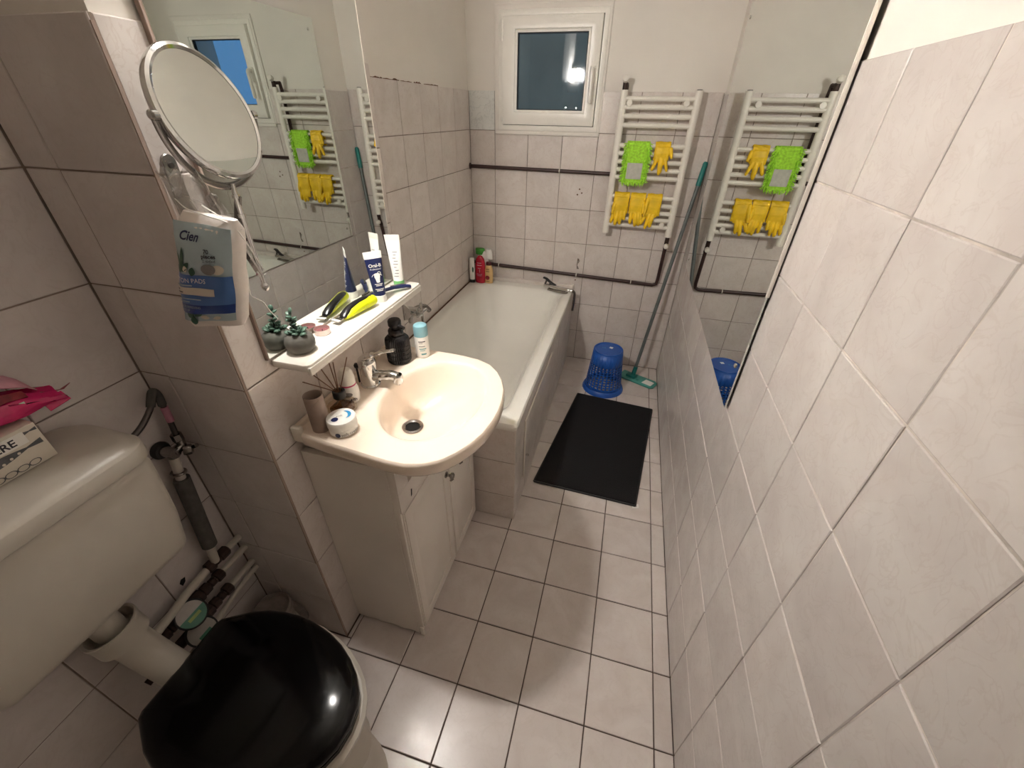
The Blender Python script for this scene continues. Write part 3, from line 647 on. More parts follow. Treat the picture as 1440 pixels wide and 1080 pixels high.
t = thing('cream_tube', 'white cosmetic tube with a green cap at the far end of the shelf', 'tube', (-.663, 1.118, zs))
c = V((-.663, 1.118, zs)); fx_ = V((.94, .34, 0)).normalized(); fn_ = V((.34, -.94, 0)).normalized()
part('cap', loft([tsec(.016, .016, 0), tsec(.0165, .0165, .002), tsec(.0162, .0162, .016)]), M_PGREEN, t)
def thw(h): return .0158+.006*(h-.016)/.13
def thd(h): return .0155*max(.06, (1-(h-.016)/.128))
part('tube', loft([tsec(thw(h), thd(h), h) for h in (.016, .03, .06, .09, .12, .136)]), M_WHITE, t)
part('crimp', loft([tsec(.0215, .0015, .136), tsec(.022, .0009, .152)]), M_WPL, t)
for k in range(9):
    part('print_line', flat(bar(.002*(k % 3-1), .03+k*.009, .014-.002*(k % 4), .002), tfront), M_GREYI, t, False)

t = thing('safety_razor', 'dark navy handled razor lying beside the green-capped tube', 'razor', (-.65, 1.06, zs))
part('handle', tube(bez([(-.692, 1.0, zs+.007), (-.67, 1.03, zs+.010), (-.645, 1.062, zs+.013), (-.625, 1.085, zs+.011), (-.615, 1.1, zs+.006)], 6), [.005]*6+[.007]*6+[.0085]*6+[.0075]*6+[.004], 12, flat=.7), M_NAVY, t)
part('handle_insert', tube(bez([(-.655, 1.052, zs+.0185), (-.635, 1.078, zs+.0175), (-.625, 1.09, zs+.015)], 4), .0025, 8), M_STEEL, t)
hd = part('razor_head', box(-.697, -.689, .975, 1.012, zs, zs+.014, .003), M_STEEL, t)
part('blade_strip', box(-.6885, -.6875, .978, 1.009, zs+.004, zs+.007), M_BLKM, hd, False)

# ------------------------------------------------------------------ magnifying mirror on its arm
mc = V((-.629, .590, 1.499)); mn = V((.964, .073, .256)).normalized(); mr_ = .08
ma = V((0, 0, 1)).cross(mn).normalized(); mu = mn.cross(ma)
t = thing('magnifying_mirror', 'round chrome magnifying mirror on a folding wall arm', 'mirror', (-.7, .557, 1.40))
part('mirror_face', lathe([(mr_, .004), (0, .0035)], mc, mn, 64, (False, False)), M_MIR, t)
part('rim', lathe([(mr_-.001, .0045), (mr_+.003, .0062), (mr_+.0072, .004), (mr_+.0085, 0), (mr_+.0072, -.006), (mr_+.002, -.0085), (mr_-.003, -.009)], mc, mn, 72, (False, True)), M_CHR, t)
yk = part('yoke', tube([mc+ma*(mr_+.013)*cos(a)-V((0, 0, 1))*(mr_+.016)*sin(a) for a in [pi*k/36 for k in range(37)]], .0058, 10, flat=.4, up=(0, 0, 1)), M_STEEL, t)
for s_ in (-1, 1):
    p = mc+ma*s_*(mr_+.008)
    part('pivot_screw', lathe([(.0065, 0), (.0065, .008), (.004, .0105), (0, .0108)], p, ma*s_, 16), M_CHR, yk)
rb = V((mc.x+.004, mc.y-.004, mc.z-mr_-.016))
part('support_rod', tube([rb+V((0, 0, .004)), V((rb.x, rb.y, 1.238))], .0042, 12), M_CHR, t)
for h in (1.385, 1.355): part('rod_collar', lathe([(.006, 0), (.006, .006)], (rb.x, rb.y, h), n=14), M_CHR, t)
part('rod_knob', lathe([(.004, 0), (.0065, .004), (.007, .01), (.004, .014)], (rb.x, rb.y, 1.228), n=14), M_CHR, t)
wp = part('wall_plate', bevel(loft([[V((x, .557+.012*cos(a), 1.40+.036*(1 if sin(a) > 0 else -1)+.012*sin(a))) for a in [2*pi*k/24+.001 for k in range(24)]] for x in (XC, XC+.005)]), .001, 1), M_STEEL, t)
for h in (1.432, 1.37): part('screw', lathe([(.0045, 0), (.004, .002), (0, .0022)], (XC+.005, .557, h), (1, 0, 0), 10), M_DSTEEL, wp)
def strap(a, b, w_=.007, th=.0018):
    a, b = V(a), V(b); d = (b-a).normalized(); s_ = d.cross(V((.25, 1, 0))).normalized(); u_ = d.cross(s_)
    return loft([[p+s_*w_*i+u_*th*j for i, j in ((-1, -1), (1, -1), (1, 1), (-1, 1))] for p in (a-d*.004, b+d*.004)])
xa, xb, xm = V((-.694, .558, 0)), V((rb.x, rb.y, 0)), None
xm = (xa+xb)/2
Z = lambda p, z, o=0: V((p.x, p.y+o, z))
for a, b, o in ((Z(xa, 1.385), Z(xm, 1.27), -.003), (Z(xa, 1.27), Z(xm, 1.385), .003), (Z(xm, 1.385), Z(xb, 1.26), -.003), (Z(xm, 1.27), Z(xb, 1.385), .003)):
    part('scissor_arm', strap(a+V((0, o, 0)), b+V((0, o, 0))), M_STEEL, t)
for p, z in ((xm, 1.385), (xm, 1.27), (xb, 1.26), (xa, 1.27), ((xa+xm)/2, 1.3275), ((xm+xb)/2, 1.3225)):
    part('rivet', lathe([(.0055, -.007), (.0055, .006), (0, .0065)], (p.x, p.y, z), (.1, -1, 0), 12), M_CHR, t)

# ------------------------------------------------------------------ bag of cotton pads hanging from the arm
TL, TR, BL, BR = V((-.640, .482, 1.372)), V((-.546, .490, 1.362)), V((-.712, .482, 1.192)), V((-.600, .490, 1.205))
bn = (TR-TL).cross(BL-TL).normalized()
if bn.y > 0: bn = -bn
def bagp(s_, v_, d=0.):
    """s_ 0..1 left-right, v_ 0..1 top-bottom, d out towards the viewer"""
    p = TL.lerp(TR, s_).lerp(BL.lerp(BR, s_), v_)
    return p+bn*(d+.012*(1-(2*s_-1)**4)*(1-(2*v_-1)**6)+.0015*sin(9*s_+13*v_))
t = thing('cotton_pad_bag', 'blue and white bag of cotton pads hanging below the magnifying mirror', 'cotton pads', (-.65, .51, 1.192))
G = 14
def slab(d0, s0, s1, v0, v1, nx=12, ny=8, dd=.0008):
    vs = [bagp(s0+(s1-s0)*i/nx, v0+(v1-v0)*j/ny, d0) for j in range(ny+1) for i in range(nx+1)]
    return vs, [(j*(nx+1)+i, j*(nx+1)+i+1, (j+1)*(nx+1)+i+1, (j+1)*(nx+1)+i) for j in range(ny) for i in range(nx)]
vs = []; core = []
for j in range(13):
    v_ = -.06+1.1*j/12; ringp = []
    for k in range(28):
        a = 2*pi*k/28; s_ = .5+.51*(abs(cos(a))**.45)*(1 if cos(a) > 0 else -1); dq = (abs(sin(a))**.45)*(1 if sin(a) > 0 else -1)
        e = max(0, abs(2*j/12-1)-.8)/.2
        s_ = .5+(s_-.5)*(1-.12*e*e); th = .015*(1-.6*e*e)
        base = TL.lerp(TR, s_).lerp(BL.lerp(BR, s_), v_)
        ringp.append(base-bn*.014+bn*th*dq+bn*(.011 if dq > 0 else .0)*abs(dq)*(1-(2*min(1, max(0, v_))-1)**6)*(1-min(1, abs(2*s_-1))**4)+bn*.0012*sin(9*s_+13*v_))
    core.append(ringp)
part('cotton_stack', loft(core), M_COTT, t)
part('front_film', slab(.0016, .0, .97, .0, .93), M_LTBL, t)
part('blue_panel', slab(.0024, .0, .975, .44, .84), M_MIDBL, t)
part('deep_blue_band', slab(.0032, .0, .975, .74, .835), M_DKBL, t)
part('white_box_print', slab(.0034, .0, .72, .565, .64), M_CARD, t)
def btxt(s, size, s0, v0, m_, align='LEFT', shear=0., bold=0.):
    g = text(s, size, align, shear, bold)
    part('lettering', wrap(g, lambda x, y: bagp(s0+x/.112, v0-y/.18, .0042)), m_, t, False)
btxt('Cien', .019, .17, .13, M_NAVY, shear=.25, bold=.0005)
btxt('70', .0095, .6, .22, M_INK, 'LEFT', 0, .0002); btxt('pieces', .0095, .56, .265, M_INK, 'LEFT', 0, .0003); btxt('2-sided', .0075, .57, .305, M_INK)
btxt('TTON PADS', .0115, .01, .515, M_WHITE); btxt('FOR REMOVING', .0062, .06, .775, M_LTBL); btxt('MAKE UP', .0062, .01, .81, M_LTBL)
for s0, s1, v0, v1, m_ in ((.02, .33, .535, .55, M_LTBL), (.02, .08, .58, .59, M_INK), (.02, .14, .61, .62, M_INK), (.03, .48, .675, .685, M_LTBL), (.02, .25, .705, .715, M_LTBL)):
    part('print_line', slab(.0043, s0, s1, v0, v1, 6, 1), m_, t, False)
for o_, m_ in ((.58, M_GREYI), (.72, M_CARD)):
    part('pad_drawing', flat(arc_band(0, .013 if m_ == M_GREYI else .0115, 0, 2*pi, 28, taper=False), lambda x, y: bagp(o_+.06+x/.112, .375-y*.72/.18, .0042 if m_ == M_GREYI else .0036)), m_, t, False)
def leafp(s0, v0, ln, w_, a, m_=M_LEAF):
    p, q = [], []
    for k in range(9):
        x = ln*k/8; h = w_*sin(pi*k/8)**.8
        p.append((x*cos(a)-h*sin(a), x*sin(a)+h*cos(a))); q.append((x*cos(a)+h*sin(a), x*sin(a)-h*cos(a)))
    part('leaf_drawing', flat(p+q[::-1], lambda x, y: bagp(s0+x/.112, v0-y/.18, .0028)), m_, t, False)
for a in ((.14, .42, .04, .005, 1.45), (.14, .42, .032, .0045, 1.95), (.15, .42, .025, .005, .75), (.14, .43, .02, .004, 2.6), (.34, .45, .016, .006, 1.3), (.3, .87, .02, .008, 2.6), (.3, .86, .022, .007, 4.4), (.32, .86, .02, .005, .5)): leafp(*a)
for a in ((.18, .4, .012, .005, .3), (.55, .89, .016, .005, 2.9), (.6, .9, .018, .004, .2)): leafp(*a, M_CARD)
# clear film neck gathered up to the bracket
nk = []
for j in range(10):
    q = j/9; rr = []
    for k in range(30):
        a = 2*pi*k/30; s_ = .5+.5*cos(a); dq = sin(a)
        low = TL.lerp(TR, s_)-bn*.014+bn*.016*dq+V((0, 0, -.004))
        top = V((-.655+.032*cos(a), .525+.018*dq, 1.428+.006*sin(5*a)))
        p = low.lerp(top, q)+V((0, 0, .008*sin(3*a+q*4)*q*(1-q)*4))
        p += (V((cos(a), dq, 0)))*(.005*sin(7*a+6*q)*(q*(1.2-q)))
        rr.append(p)
    nk.append(rr)
part('clear_film_neck', loft(nk, (False, False)), M_FILM, t)
part('drawstring', tube(bez([(-.60, .50, 1.39), (-.565, .505, 1.36), (-.575, .515, 1.30), (-.60, .53, 1.255), (-.612, .54, 1.235), (-.603, .55, 1.222), (-.596, .552, 1.205), (-.588, .556, 1.188)], 6), .0009, 6), M_WHITE, t)
part('drawstring', tube(bez([(-.652, .505, 1.395), (-.62, .492, 1.385), (-.585, .49, 1.378), (-.55, .497, 1.362), (-.537, .51, 1.30)], 6), .0009, 6), M_WHITE, t)

# ------------------------------------------------------------------ toilet
ty = .225
HW = [(-.842, .0), (-.842, .096), (-.836, .108), (-.81, .124), (-.774, .146), (-.735, .160), (-.696, .167), (-.65, .169), (-.60, .164), (-.55, .152), (-.51, .137), (-.47, .115), (-.44, .092), (-.418, .066), (-.404, .036), (-.399, .0)]
def dshape(k=0., z=0., s=1.):
    side = HW[1:-1]
    pts = [(HW[-1][0], 0.)]+[(x, h) for x, h in reversed(side)]+[(HW[0][0], 0.)]+[(x, -h) for x, h in side]
    cx = -.62; out = []
    for x, h in pts:
        dx, dy = x-cx, h; l = sqrt(dx*dx+dy*dy)
        q = s*(l+k)/l; out.append(V((cx+dx*q, ty+dy*q, z)))
    return out
tl = thing('toilet', 'white toilet with a closed black lid under the wall cistern', 'toilet', (-.62, ty, 0))
part('lid', loft([dshape(-.004, .408), dshape(0, .411), dshape(.0, .421), dshape(-.004, .428), dshape(-.014, .434), dshape(-.035, .439), dshape(-.075, .4435), dshape(-.12, .446), dshape(-.15, .447)]), M_BLACK, tl)
part('seat', loft([dshape(-.004, .386), dshape(-.001, .389), dshape(-.001, .402), dshape(-.006, .406)]), M_BLACK, tl)
def pedestal(a, b, z, cx=-.60):
    n = len(dshape()); o = dshape()
    r = []
    for p in o:
        th = math.atan2((p.y-ty)/.169, (p.x+.62)/.222); r.append(V((cx+a*cos(th), ty+b*sin(th), z)))
    return r
part('bowl', loft([pedestal(.215, .112, .0), pedestal(.212, .11, .015), pedestal(.185, .095, .06), pedestal(.18, .092, .15), pedestal(.205, .115, .22), dshape(-.028, .29), dshape(-.004, .34), dshape(.010, .362), dshape(.012, .378), dshape(.004, .385)]), M_CIST, tl)
for s_ in (-1, 1):
    part('hinge', tube([(-.832, ty+s_*.06, .40), (-.832, ty+s_*.09, .40)], .011, 12), M_BLKM, tl)

cs = thing('toilet_cistern', 'cream plastic cistern mounted on the wall behind the toilet', 'cistern', (-.9, .2, .70))
part('tank', bevel(loft([[V((x, y, z)) for x, y in ((-.983, y0), (xf_, y0), (xf_, y1), (-.983, y1))] for z, xf_, y0, y1 in ((.69, -.822, .035, .366), (.80, -.812, .015, .38), (.957, -.806, -.0, .387))]), .028, 5, 40), M_CIST, cs)
part('lid', bevel(loft([rrect(-.984, -.801, -.005, .391, .045, .954, 8), rrect(-.984, -.798, -.008, .394, .046, .957, 8), rrect(-.984, -.80, -.006, .392, .046, .984, 8), rrect(-.984, -.806, .0, .386, .046, .992, 8), rrect(-.984, -.822, .014, .372, .045, .999, 8), rrect(-.984, -.85, .035, .35, .04, 1.0015, 8)]), .0001, 1), M_CIST, cs)
fp = part('flush_bend', tube(bez([(-.908, .205, .565), (-.903, .208, .53), (-.885, .212, .47), (-.86, .218, .40), (-.83, .223, .345), (-.79, .225, .32)], 6), .036, 20), M_CIST, cs)
part('bell_collar', lathe([(.038, .0), (.047, .004), (.0475, .042), (.0495, .045), (.0495, .052), (.047, .053), (.044, .05), (.043, .02), (.0, .018)], (-.905, .206, .548), (-.2, -.06, 1), 30, (False, False)), M_CIST, fp)
part('flush_tube', tube([(-.93, .20, .72), (-.925, .2, .66), (-.915, .203, .58)], .028, 20), M_CIST, cs)

bx = thing('tissue_box', 'off-white tissue box with grey fish drawings on the cistern', 'box', (-.935, .18, 1.003))
part('carton', box(-.982, -.89, .06, .305, 1.003, 1.073, .001), M_CARD, bx)
def bf(y, z): return V((-.8893, y, z))
def fish(y0, z0_, ln, h, a):
    p, q = [], []
    for k in range(13):
        x = ln*k/12; w_ = h*(sin(pi*min(1, k/10))**.7 if k < 10 else (.18+.4*(k-10)/2))
        p.append((x*cos(a)-w_*sin(a), x*sin(a)+w_*cos(a))); q.append((x*cos(a)+w_*sin(a), x*sin(a)-w_*cos(a)))
    part('fish_drawing', flat(p+q[::-1], lambda u, v: bf(y0+u, z0_+v)), M_FISH, bx, False)
fish(.175, 1.033, .125, .0085, .06); fish(.245, 1.062, .058, .005, .02); fish(.1, 1.058, .08, .007, 0)
for k in range(9): part('spot_drawing', flat(arc_band(0, .0022, 0, 2*pi, 10, taper=False), lambda u, v: V((-.8886, .19+k*.011+u, 1.035+.003*sin(k*2.1)+v))), M_CARD, bx, False)
for k in range(7): part('pebble_drawing', flat(arc_band(.0045, .0056, 0, 2*pi, 14, taper=False), lambda u, v: bf(.18+k*.016+u*1.5, 1.0115+v)), M_FISH, bx, False)
part('name_plate', box(-.8895, -.8886, .2, .286, 1.047, 1.0675), M_WHITE, bx, False)
part('lettering', wrap(text('ERE', .0175, 'LEFT', 0, .0004), lambda x, y: V((-.8882, .244+x, 1.051+y))), M_INK, bx, False)

pk = thing('pink_wrapper', 'crumpled bright pink plastic pack on the tissue box', 'plastic pack', (-.94, .2, 1.075))
sh_ = []
for j in range(19):
    q = j/18; row = []
    e = max(0., (q-.72)/.28)
    for k in range(32):
        a = 2*pi*k/32
        yy = .05+.312*q; ww = .041*(1-.35*e**2); hh = .026*(1-.62*e)
        row.append(V((-.935+ww*cos(a)+.003*sin(13*q+a*2)+.012*e, yy+.004*sin(3*a+9*q), 1.0765+hh*(1+sin(a))+.0035*sin(5*a+17*q)*(sin(a) > -.6)+.003*sin(9*a+31*q)*(sin(a) > -.3))))
    sh_.append(row)
part('film_body', loft(sh_), M_PINK, pk)
def fold(pts, w0, w1, m_, nm):
    n = len(pts); rings = []
    for i, (p, d) in enumerate(pts):
        p, d = V(p), V(d).normalized(); w_ = w0+(w1-w0)*i/(n-1); nn = V((.5, 0, .9))
        rings.append([p-d*w_+nn*.0006, p+d*w_+nn*.0006, p+d*w_-nn*.0006, p-d*w_-nn*.0006])
    part(nm, loft(rings), m_, pk)
fold([((-.905, .335, 1.082), (.5, 0, -.8)), ((-.902, .352, 1.084), (.5, 0, -.8)), ((-.902, .366, 1.0845), (.5, .1, -.8))], .012, .009, M_PINK, 'film_tip')
fold([((-.93, .335, 1.094), (1, 0, -.3)), ((-.925, .36, 1.091), (1, 0, .2)), ((-.918, .372, 1.089), (1, 0, .3)), ((-.912, .384, 1.096), (1, 0, .4))], .018, .002, M_REDW, 'film_tip')
fold([((-.95, .2, 1.13), (1, 0, .2)), ((-.948, .24, 1.134), (1, 0, -.2)), ((-.945, .28, 1.131), (1, 0, .1)), ((-.942, .31, 1.134), (1, 0, -.2)), ((-.94, .335, 1.124), (1, 0, -.4)), ((-.938, .345, 1.112), (1, 0, -.4))], .026, .02, M_PINKL, 'film_flap')
fold([((-.908, .23, 1.121), (.6, 0, -.8)), ((-.906, .27, 1.12), (.6, 0, -.8)), ((-.906, .3, 1.119), (.6, 0, -.8)), ((-.908, .325, 1.112), (.6, 0, -.8))], .008, .006, M_REDW, 'dark_red_print')
fold([((-.899, .2, 1.106), (.3, 0, -.95)), ((-.897, .25, 1.104), (.3, 0, -.95)), ((-.897, .29, 1.103), (.3, 0, -.95)), ((-.899, .315, 1.103), (.3, 0, -.95))], .0045, .002, M_WHITE, 'white_print')

# ------------------------------------------------------------------ supply pipes in the niche
hs_ = thing('supply_hose', 'braided hose looping from the cistern up to the angle valve', 'hose', (-.93, .47, .85))
part('hose', tube(bez([(-.925, .40, .925), (-.925, .445, .94), (-.932, .485, .965), (-.938, .505, .99), (-.94, .513, .975), (-.942, .512, .93), (-.945, .508, .86)], 8), .0062, 12), M_DSTEEL, hs_)
part('rubber_sleeve', tube(bez([(-.932, .485, .965), (-.938, .505, .99), (-.94, .513, .975), (-.9415, .5125, .95)], 6), .0085, 12), M_FOAM, hs_)
part('hose_nut', lathe([(.012, 0), (.012, .014)], (-.925, .388, .922), (0, 1, .25), 6), M_STEEL, hs_)
part('paper_tag', tube([(-.9395, .512, .945), (-.941, .511, .905)], .0075, 12), M_PINKL, hs_)
part('lower_nut', lathe([(.0115, 0), (.0115, .018)], (-.945, .508, .85), (0, 0, 1), 6), M_STEEL, hs_)
av = thing('angle_valve', 'dull metal angle valve with dark wall rosette under the hose', 'valve', (XL, .49, .83))
part('rosette', lathe([(.021, 0), (.022, .006), (.018, .014), (.011, .016)], (XL+.001, .482, .83), (1, 0, 0), 24), M_BLKM, av)
part('valve_body', join(tube([(XL+.01, .482, .83), (-.935, .484, .83)], .013, 14), tube([(-.945, .484, .83), (-.944, .508, .832), (-.945, .508, .85)], .0115, 12)), M_STEEL, av)
part('valve_handle', join(lathe([(.012, 0), (.014, .006), (.013, .016), (.008, .02)], (-.935, .5, .826), (.6, .7, -.2), 10), tube([(-.94, .52, .815), (-.915, .52, .83)], .005, 8)), M_STEEL, av)
ip = thing('insulated_pipe', 'vertical pipe in grey foam sleeve below the angle valve', 'pipe', (-.945, .45, .46))
part('pipe', tube([(-.948, .482, .815), (-.946, .472, .76), (-.944, .447, .53), (-.952, .442, .462)], .0105, 14), M_CIST, ip)
part('foam_sleeve', tube([(-.946, .472, .757), (-.944, .447, .53)], .0178, 20), M_FOAM, ip)
part('pipe_clamp', ring((-.9465, .474, .775), (0, .2, 1), .0135, .004, 20, 8), M_STEEL, ip)
def hexn(y, ln, r, x, z): return lathe([(r*.8, 0), (r, .003), (r, ln-.003), (r*.8, ln)], (x, y, z), (0, -1, 0), 8)
PX = -.958
p1 = thing('water_pipe', 'topmost cream water pipe leaving the duct with dark fittings', 'pipe', (PX, .5, .455), 'niche water pipes')
part('pipe', tube([(PX, .529, .455), (PX, .43, .455)], .0095, 12), M_CIST, p1)
part('tee_fitting', join(hexn(.485, .03, .016, PX, .455), hexn(.46, .02, .013, PX, .455), hexn(.44, .024, .016, PX, .455)), M_BRASS, p1)
part('pipe_bend', tube(bez([(PX, .43, .455), (-.955, .36, .452), (-.945, .3, .45), (-.935, .24, .45), (-.93, .22, .445)], 5), .0105, 12), M_CIST, p1)
part('end_fitting', hexn(.245, .022, .0145, -.934, .45), M_BRASS, p1)
def meter(label, name, z, xx, yy, lab_pipe):
    p = thing('water_pipe', lab_pipe, 'pipe', (PX, .5, z), 'niche water pipes')
    part('pipe', tube([(PX, .529, z), (PX, .42, z)], .0095, 12), M_CIST, p)
    part('coupling', join(hexn(.445, .024, .0165, PX, z), hexn(.421, .018, .012, PX, z), hexn(.403, .024, .0155, PX, z), hexn(.38, .03, .018, PX, z)), M_BRASS, p)
    t = thing('water_meter', label, 'water meter', (xx, yy, z))
    ax_ = V((.72, -.05, .69)); c_ = V((xx, yy, z))
    part('meter_body', join(lathe([(.026, -.02), (.034, -.012), (.036, .006), (.034, .012)], c_, ax_, 28), hexn(yy+.045, .09, .014, PX+.004, z)), M_BRASS, t)
    part('dial', lathe([(.0345, .012), (.0345, .0135), (0, .0138)], c_, ax_, 28, (False, False)), M_DIALW, t)
    x_, y_, d_ = basis(ax_); yv = V((0, 1, 0)); yv = (yv-d_*yv.dot(d_)).normalized(); xv = d_.cross(yv)
    half = [c_+d_*.0145+(yv*cos(a)+xv*sin(a))*.034 for a in [pi*k/16 for k in range(17)]]
    if half[8].x < c_.x: xv = -xv; half = [c_+d_*.0145+(yv*cos(a)+xv*sin(a))*.034 for a in [pi*k/16 for k in range(17)]]
    part('dial_cover', (half, [tuple(range(17))]), M_DIALG if name else M_DIALW, t, False)
    part('dial_counter', ([c_+d_*.0152+yv*a+xv*b for a, b in ((-.016, .006), (.016, .006), (.016, .014), (-.016, .014))], [(0, 1, 2, 3)]), M_DIALL if name else M_DIALG, t, False)
    part('dial_rim', ring(c_+d_*.0135, d_, .035, .0025, 28, 8), M_BLKM, t)
    part('outlet_pipe', join(hexn(yy-.045, .03, .0155, PX+.004, z), tube([(PX+.004, yy-.07, z), (PX+.004, yy-.13, z-.005)], .009, 10)), M_BRASS, t)
meter('round water meter with green and white dial behind the toilet', True, .405, -.938, .325, 'second water pipe down in the niche, leading to the green meter')
meter('half hidden white water meter just below the green one', False, .335, -.93, .318, 'third water pipe down in the niche, leading to the white meter')
single('water_pipe', tube([(-.955, .529, .308), (-.95, .43, .305), (-.94, .36, .3), (-.93, .25, .3)], .008, 12), M_CIST, 'lowest thin water pipe in the niche', 'pipe', (-.955, .529, .308), 'niche water pipes')
sp_ = thing('soil_pipe', 'grey drain pipe entering the duct near the floor behind the toilet', 'pipe', (-.9, .48, 0))
part('pipe', tube([(-.80, .24, .16), (-.86, .32, .12), (-.89, .42, .09), (-.9, .529, .085)], .052, 24), M_CIST, sp_)
part('wall_collar', ring((-.9, .522, .085), (0, 1, 0), .058, .012, 28, 8), M_CONC, sp_)
part('stub_pipe', lathe([(.05, 0), (.05, .17), (.056, .175), (.056, .2), (.05, .204), (.046, .19), (0, .188)], (-.885, .468, 0), n=30), M_CONC, sp_)
part('wall_chip', prism([(-.006, -.01), (.004, -.004), (.008, .008), (-.002, .011), (-.009, .002)], 0, .0015, lambda u, v, d: V((XL+d, .372+u, .46+v))), M_DARK, wl, False)

# ------------------------------------------------------------------ brown heating pipes on the end wall
def clip(p, ax=(0, -1, 0)): return ring(p, (1, 0, 0), .0125, .003, 16, 6)
bp1 = thing('heating_pipe', 'upper brown heating pipe running to the towel radiator', 'pipe', (-.98, YF-.02, 1.228), 'brown heating pipes')
part('pipe', tube([(XL, YF-.018, 1.232), (-.14, YF-.018, 1.226), (-.118, YF-.018, 1.232), (-.112, YF-.02, 1.26), (-.112, YF-.02, 1.60), (-.112, YF-.025, 1.635)], .010, 12), M_BROWN, bp1)
part('pipe_clip', clip((-.43, YF-.018, 1.229)), M_WPL, bp1)
part('wall_rosette', lathe([(.018, 0), (.017, .005), (.011, .007)], (XL+.001, YF-.018, 1.232), (1, 0, 0), 20), M_BROWN, bp1)
bp2 = thing('heating_pipe', 'lower brown heating pipe with an upright bend by the mop', 'pipe', (-.98, YF-.02, .63), 'brown heating pipes')
part('pipe', tube([(XL, YF-.018, .645), (.17, YF-.018, .612), (.215, YF-.018, .611), (.236, YF-.018, .62), (.24, YF-.02, .65), (.24, 2.63, .86)], .0105, 12), M_BROWN, bp2)
for xx in (-.8, -.27, .08): part('pipe_clip', clip((xx, YF-.018, .645-.033*(xx+.985)/1.15)), M_WPL, bp2)

# ------------------------------------------------------------------ towel radiator
RY = 2.615
tr = thing('towel_radiator', 'white ladder towel radiator on the end wall beside the window', 'radiator', (.06, RY, .92))
for xx in (-.119, .24):
    part('post', bevel(tube([(xx, RY, .918), (xx, RY, 1.614)], .0185, 16, flat=.8, up=(1, 0, 0)), .001, 1, 60), M_WPL, tr)
RZ = [1.578, 1.542, 1.503, 1.463, 1.372, 1.334, 1.296, 1.257, 1.219, 1.122, 1.081, 1.042, 1.005, .968]
for zz in RZ: part('rung', tube([(-.115, RY, zz), (.236, RY, zz)], .0115, 14), M_WPL, tr)
for xx in (-.085, .19):
    for zz in (1.56, .985): part('wall_bracket', join(lathe([(.014, 0), (.014, .008)], (xx, RY-.012, zz), (0, -1, 0), 16), tube([(xx, RY-.01, zz), (xx, YF, zz)], .009, 10)), M_WPL, tr)
part('end_cap', lathe([(.014, 0), (.012, .004), (0, .004)], (.24, RY, 1.613), n=14), M_BLKM, tr)
vv = part('top_valve', join(tube([(-.119, RY, 1.612), (-.119, RY, 1.645)], .012, 12), tube([(-.119, RY, 1.635), (-.112, YF-.02, 1.638)], .009, 10)), M_BRASS, tr)
part('valve_cap', lathe([(.015, 0), (.016, .005), (.015, .022), (.009, .026)], (-.119, RY-.004, 1.655), (0, -1, .3), 18), M_WPL, vv)
vv = part('bottom_valve', join(tube([(.24, RY, .92), (.24, RY+.004, .885), (.24, 2.632, .85)], .012, 12)), M_BRASS, tr)
part('valve_cap', lathe([(.013, 0), (.014, .004), (.013, .018), (.008, .021)], (.24, RY-.008, .872), (0, -1, -.2), 16), M_WPL, vv)

# ------------------------------------------------------------------ mop pad and gloves hung on the rungs
def drape(x0, x1, zt, front, back, y=RY, n=10, nb=30):
    """cloth over a rung: returns fn(s,t) with t 0 (front bottom) .. 1 (back bottom)"""
    r = .015; arc = pi*r; tot = front+arc+back
    def fn(s, t, d=0.):
        l = t*tot; x = x0+(x1-x0)*s
        if l < front: q = V((x, y-r-d, zt-(front-l)))
        elif l < front+arc:
            a = (l-front)/r; q = V((x, y-(r+d)*cos(a), zt+(r+d)*sin(a)))
        else: q = V((x, y+r+d, zt-(l-front-arc)))
        return q
    return fn
gp = thing('mop_pad', 'lime green fringed microfibre mop pad drying on the radiator', 'mop pad', (0, RY-.02, 1.19))
fn = drape(-.066, .052, 1.374, .175, .15)
nx, ny = 12, 44
def sheet(fn, d0, d1, nx, ny, t0=0., t1=1., s0=0., s1=1., wav=.0015):
    a = [fn(s0+(s1-s0)*i/nx, t0+(t1-t0)*j/ny, d1+wav*sin(5*i+3*j)*.5) for j in range(ny+1) for i in range(nx+1)]
    b = [fn(s0+(s1-s0)*i/nx, t0+(t1-t0)*j/ny, d0) for j in range(ny+1) for i in range(nx+1)]
    W = nx+1; o = len(a); f = []
    for j in range(ny):
        for i in range(nx):
            q = (j*W+i, j*W+i+1, (j+1)*W+i+1, (j+1)*W+i); f.append(q); f.append(tuple(o+k for k in reversed(q)))
    for j in range(ny): f += [(j*W, o+j*W, o+(j+1)*W, (j+1)*W), (j*W+nx, (j+1)*W+nx, o+(j+1)*W+nx, o+j*W+nx)]
    for i in range(nx): f += [(i, i+1, o+i+1, o+i), (ny*W+i, o+ny*W+i, o+ny*W+i+1, ny*W+i+1)]
    return a+b, f
part('pad_cloth', sheet(fn, 0, .005, nx, ny), M_LIME, gp)
part('grey_pocket', sheet(fn, .005, .0085, 8, 8, .04, .25, .14, .82, .001), M_GREYP, gp)
fr = []
def strand(p, d):
    ln = rnd.uniform(.012, .022); d = (V(d)+V((rnd.uniform(-.5, .5), rnd.uniform(-.4, .1), rnd.uniform(-.5, .3)))).normalized()
    return tube([p, p+d*ln*.5+V((0, -.002, 0)), p+d*ln+V((0, -.001, -.003))], [.0024, .0026, .0018], 5)
for k in range(34):
    for s_, dx in ((0., -1), (1., 1)): fr.append(strand(fn(s_, .005+.5*k/34, .002), (dx, -.2, -.3)))
for k in range(34): fr.append(strand(fn(k/33, .003, .002), (0, -.1, -1)))
